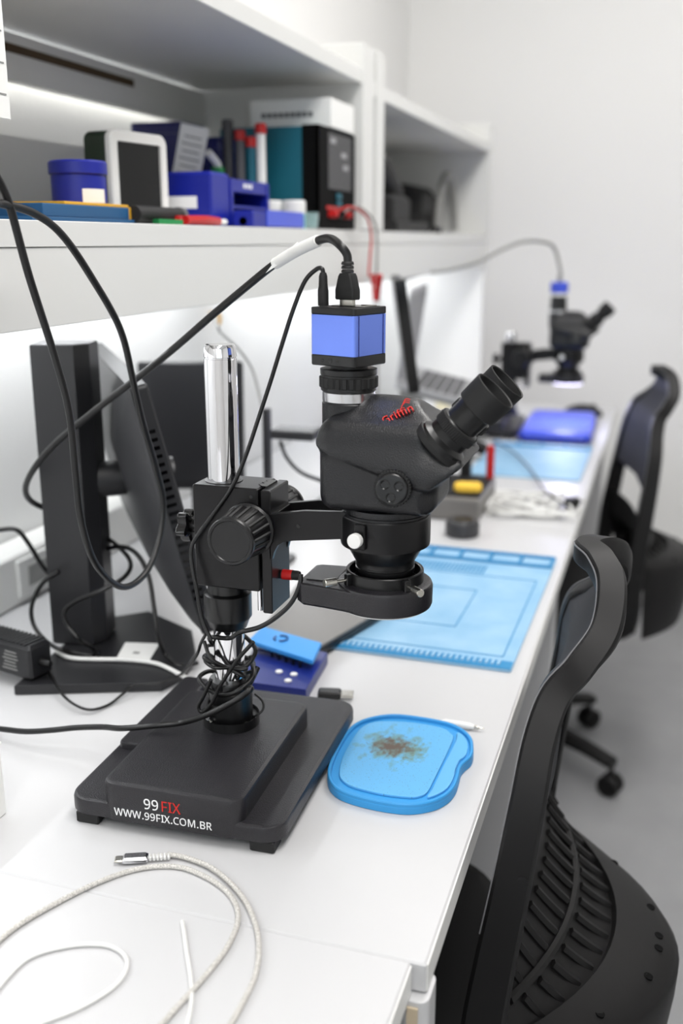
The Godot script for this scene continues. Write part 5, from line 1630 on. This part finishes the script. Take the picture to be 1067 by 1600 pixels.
	pts = [a0 + Vector3(0, 0, -0.04), a0 + Vector3(0.02, 0.012, -0.06)] + [on_x(584, 345, -0.52), on_x(589, 375, -0.518), on_x(589, 405, -0.518), on_x(588, 436, -0.518)]
	cable("grey_test_lead", "grey test lead hanging beside the red one", pts, 0.0022, M.cable_grey)
	var cl := on_x(588, 450, -0.52)
	t = thing("crocodile_clip", "red crocodile clip dangling above the blue camera", "clip", cl)
	for s in [-1.0, 1.0]:
		var cg := Geo.new()
		cg.tube([Vector3(0, -0.022, 0), Vector3(0.004 * s, 0.0, 0.004 * s), Vector3(0.009 * s, 0.024, 0.010 * s)], 0.006, 10, 5)
		part("jaw_cover", cg, M.red, t)
	part("spring", Geo.new().lathe([Vector2(0.004, -0.006), Vector2(0.004, 0.006)], 12), M.steel, t).transform = tilt_to(Vector3.BACK, Vector3(0, 0.002, 0))
	# grey camera cable of the distant microscope
	var fo := FAR_SCOPE + Vector3(0.119, 0.414, 0)
	pts = [fo, fo + Vector3(0, 0.012, 0)] + pix([[866, 388], [848, 378], [815, 378], [780, 392], [745, 410], [700, 422], [660, 428], [620, 438]], -2.7, -2.35) + [Vector3(-0.64, 1.185, -2.30), Vector3(-0.72, 1.238, -2.26)]
	cable("camera_cable", "pale grey cable arching from the distant microscope camera to shelf", pts, 0.0045, M.cable_grey)
	# white and black tangle on the far desk
	for k in 9:
		pts = []
		for j in 9:
			var a := j * 0.75 + k * 0.9
			pts.append(on_y(820 + 75 * cos(a) * (0.6 + 0.05 * k) + k * 3 - 12, 783 + 17 * sin(a * 1.1 + k) + k, DESK + 0.004 + 0.0025 * (k % 4)))
		var c := cable("loose_cable", "loose white cable in the tangle before the distant blue mat", pts, 0.0026, M.cable_white)
		c.set_meta("group", "tangled white cables on the far desk")
	pts = flat([[770, 690], [800, 705], [830, 735], [850, 765], [880, 788]], DESK + 0.012, DESK + 0.012)
	cable("black_lead", "thin black lead running from violet pouch to the little plug", pts, 0.002, M.cable_black)
	pts = pix([[438, 690], [448, 715], [470, 738], [505, 752]], -1.42, -1.38)
	cable("grey_lead", "dark grey lead bending behind the microscope arm", pts, 0.003, M.monitor_grey)
	pts = [on_x(332, 497, -0.878)] + pix([[340, 508], [345, 520], [372, 545], [395, 580], [410, 640], [418, 665]], -1.5, -1.42)
	cable("pale_lead", "pale grey lead dropping along the bright wall to small stand", pts, 0.002, M.cable_grey)
	# brass hook under the shelf
	t = thing("wall_hook", "small brass hook on the bright wall below the shelf", "hook", on_x(332, 490, -0.888))
	part("hook", Geo.new().tube([Vector3(-0.005, 0.0, 0), Vector3(0.012, 0.0, 0), Vector3(0.016, -0.012, 0), Vector3(0.012, -0.022, 0)], 0.004, 8, 5), M.yellow, t)
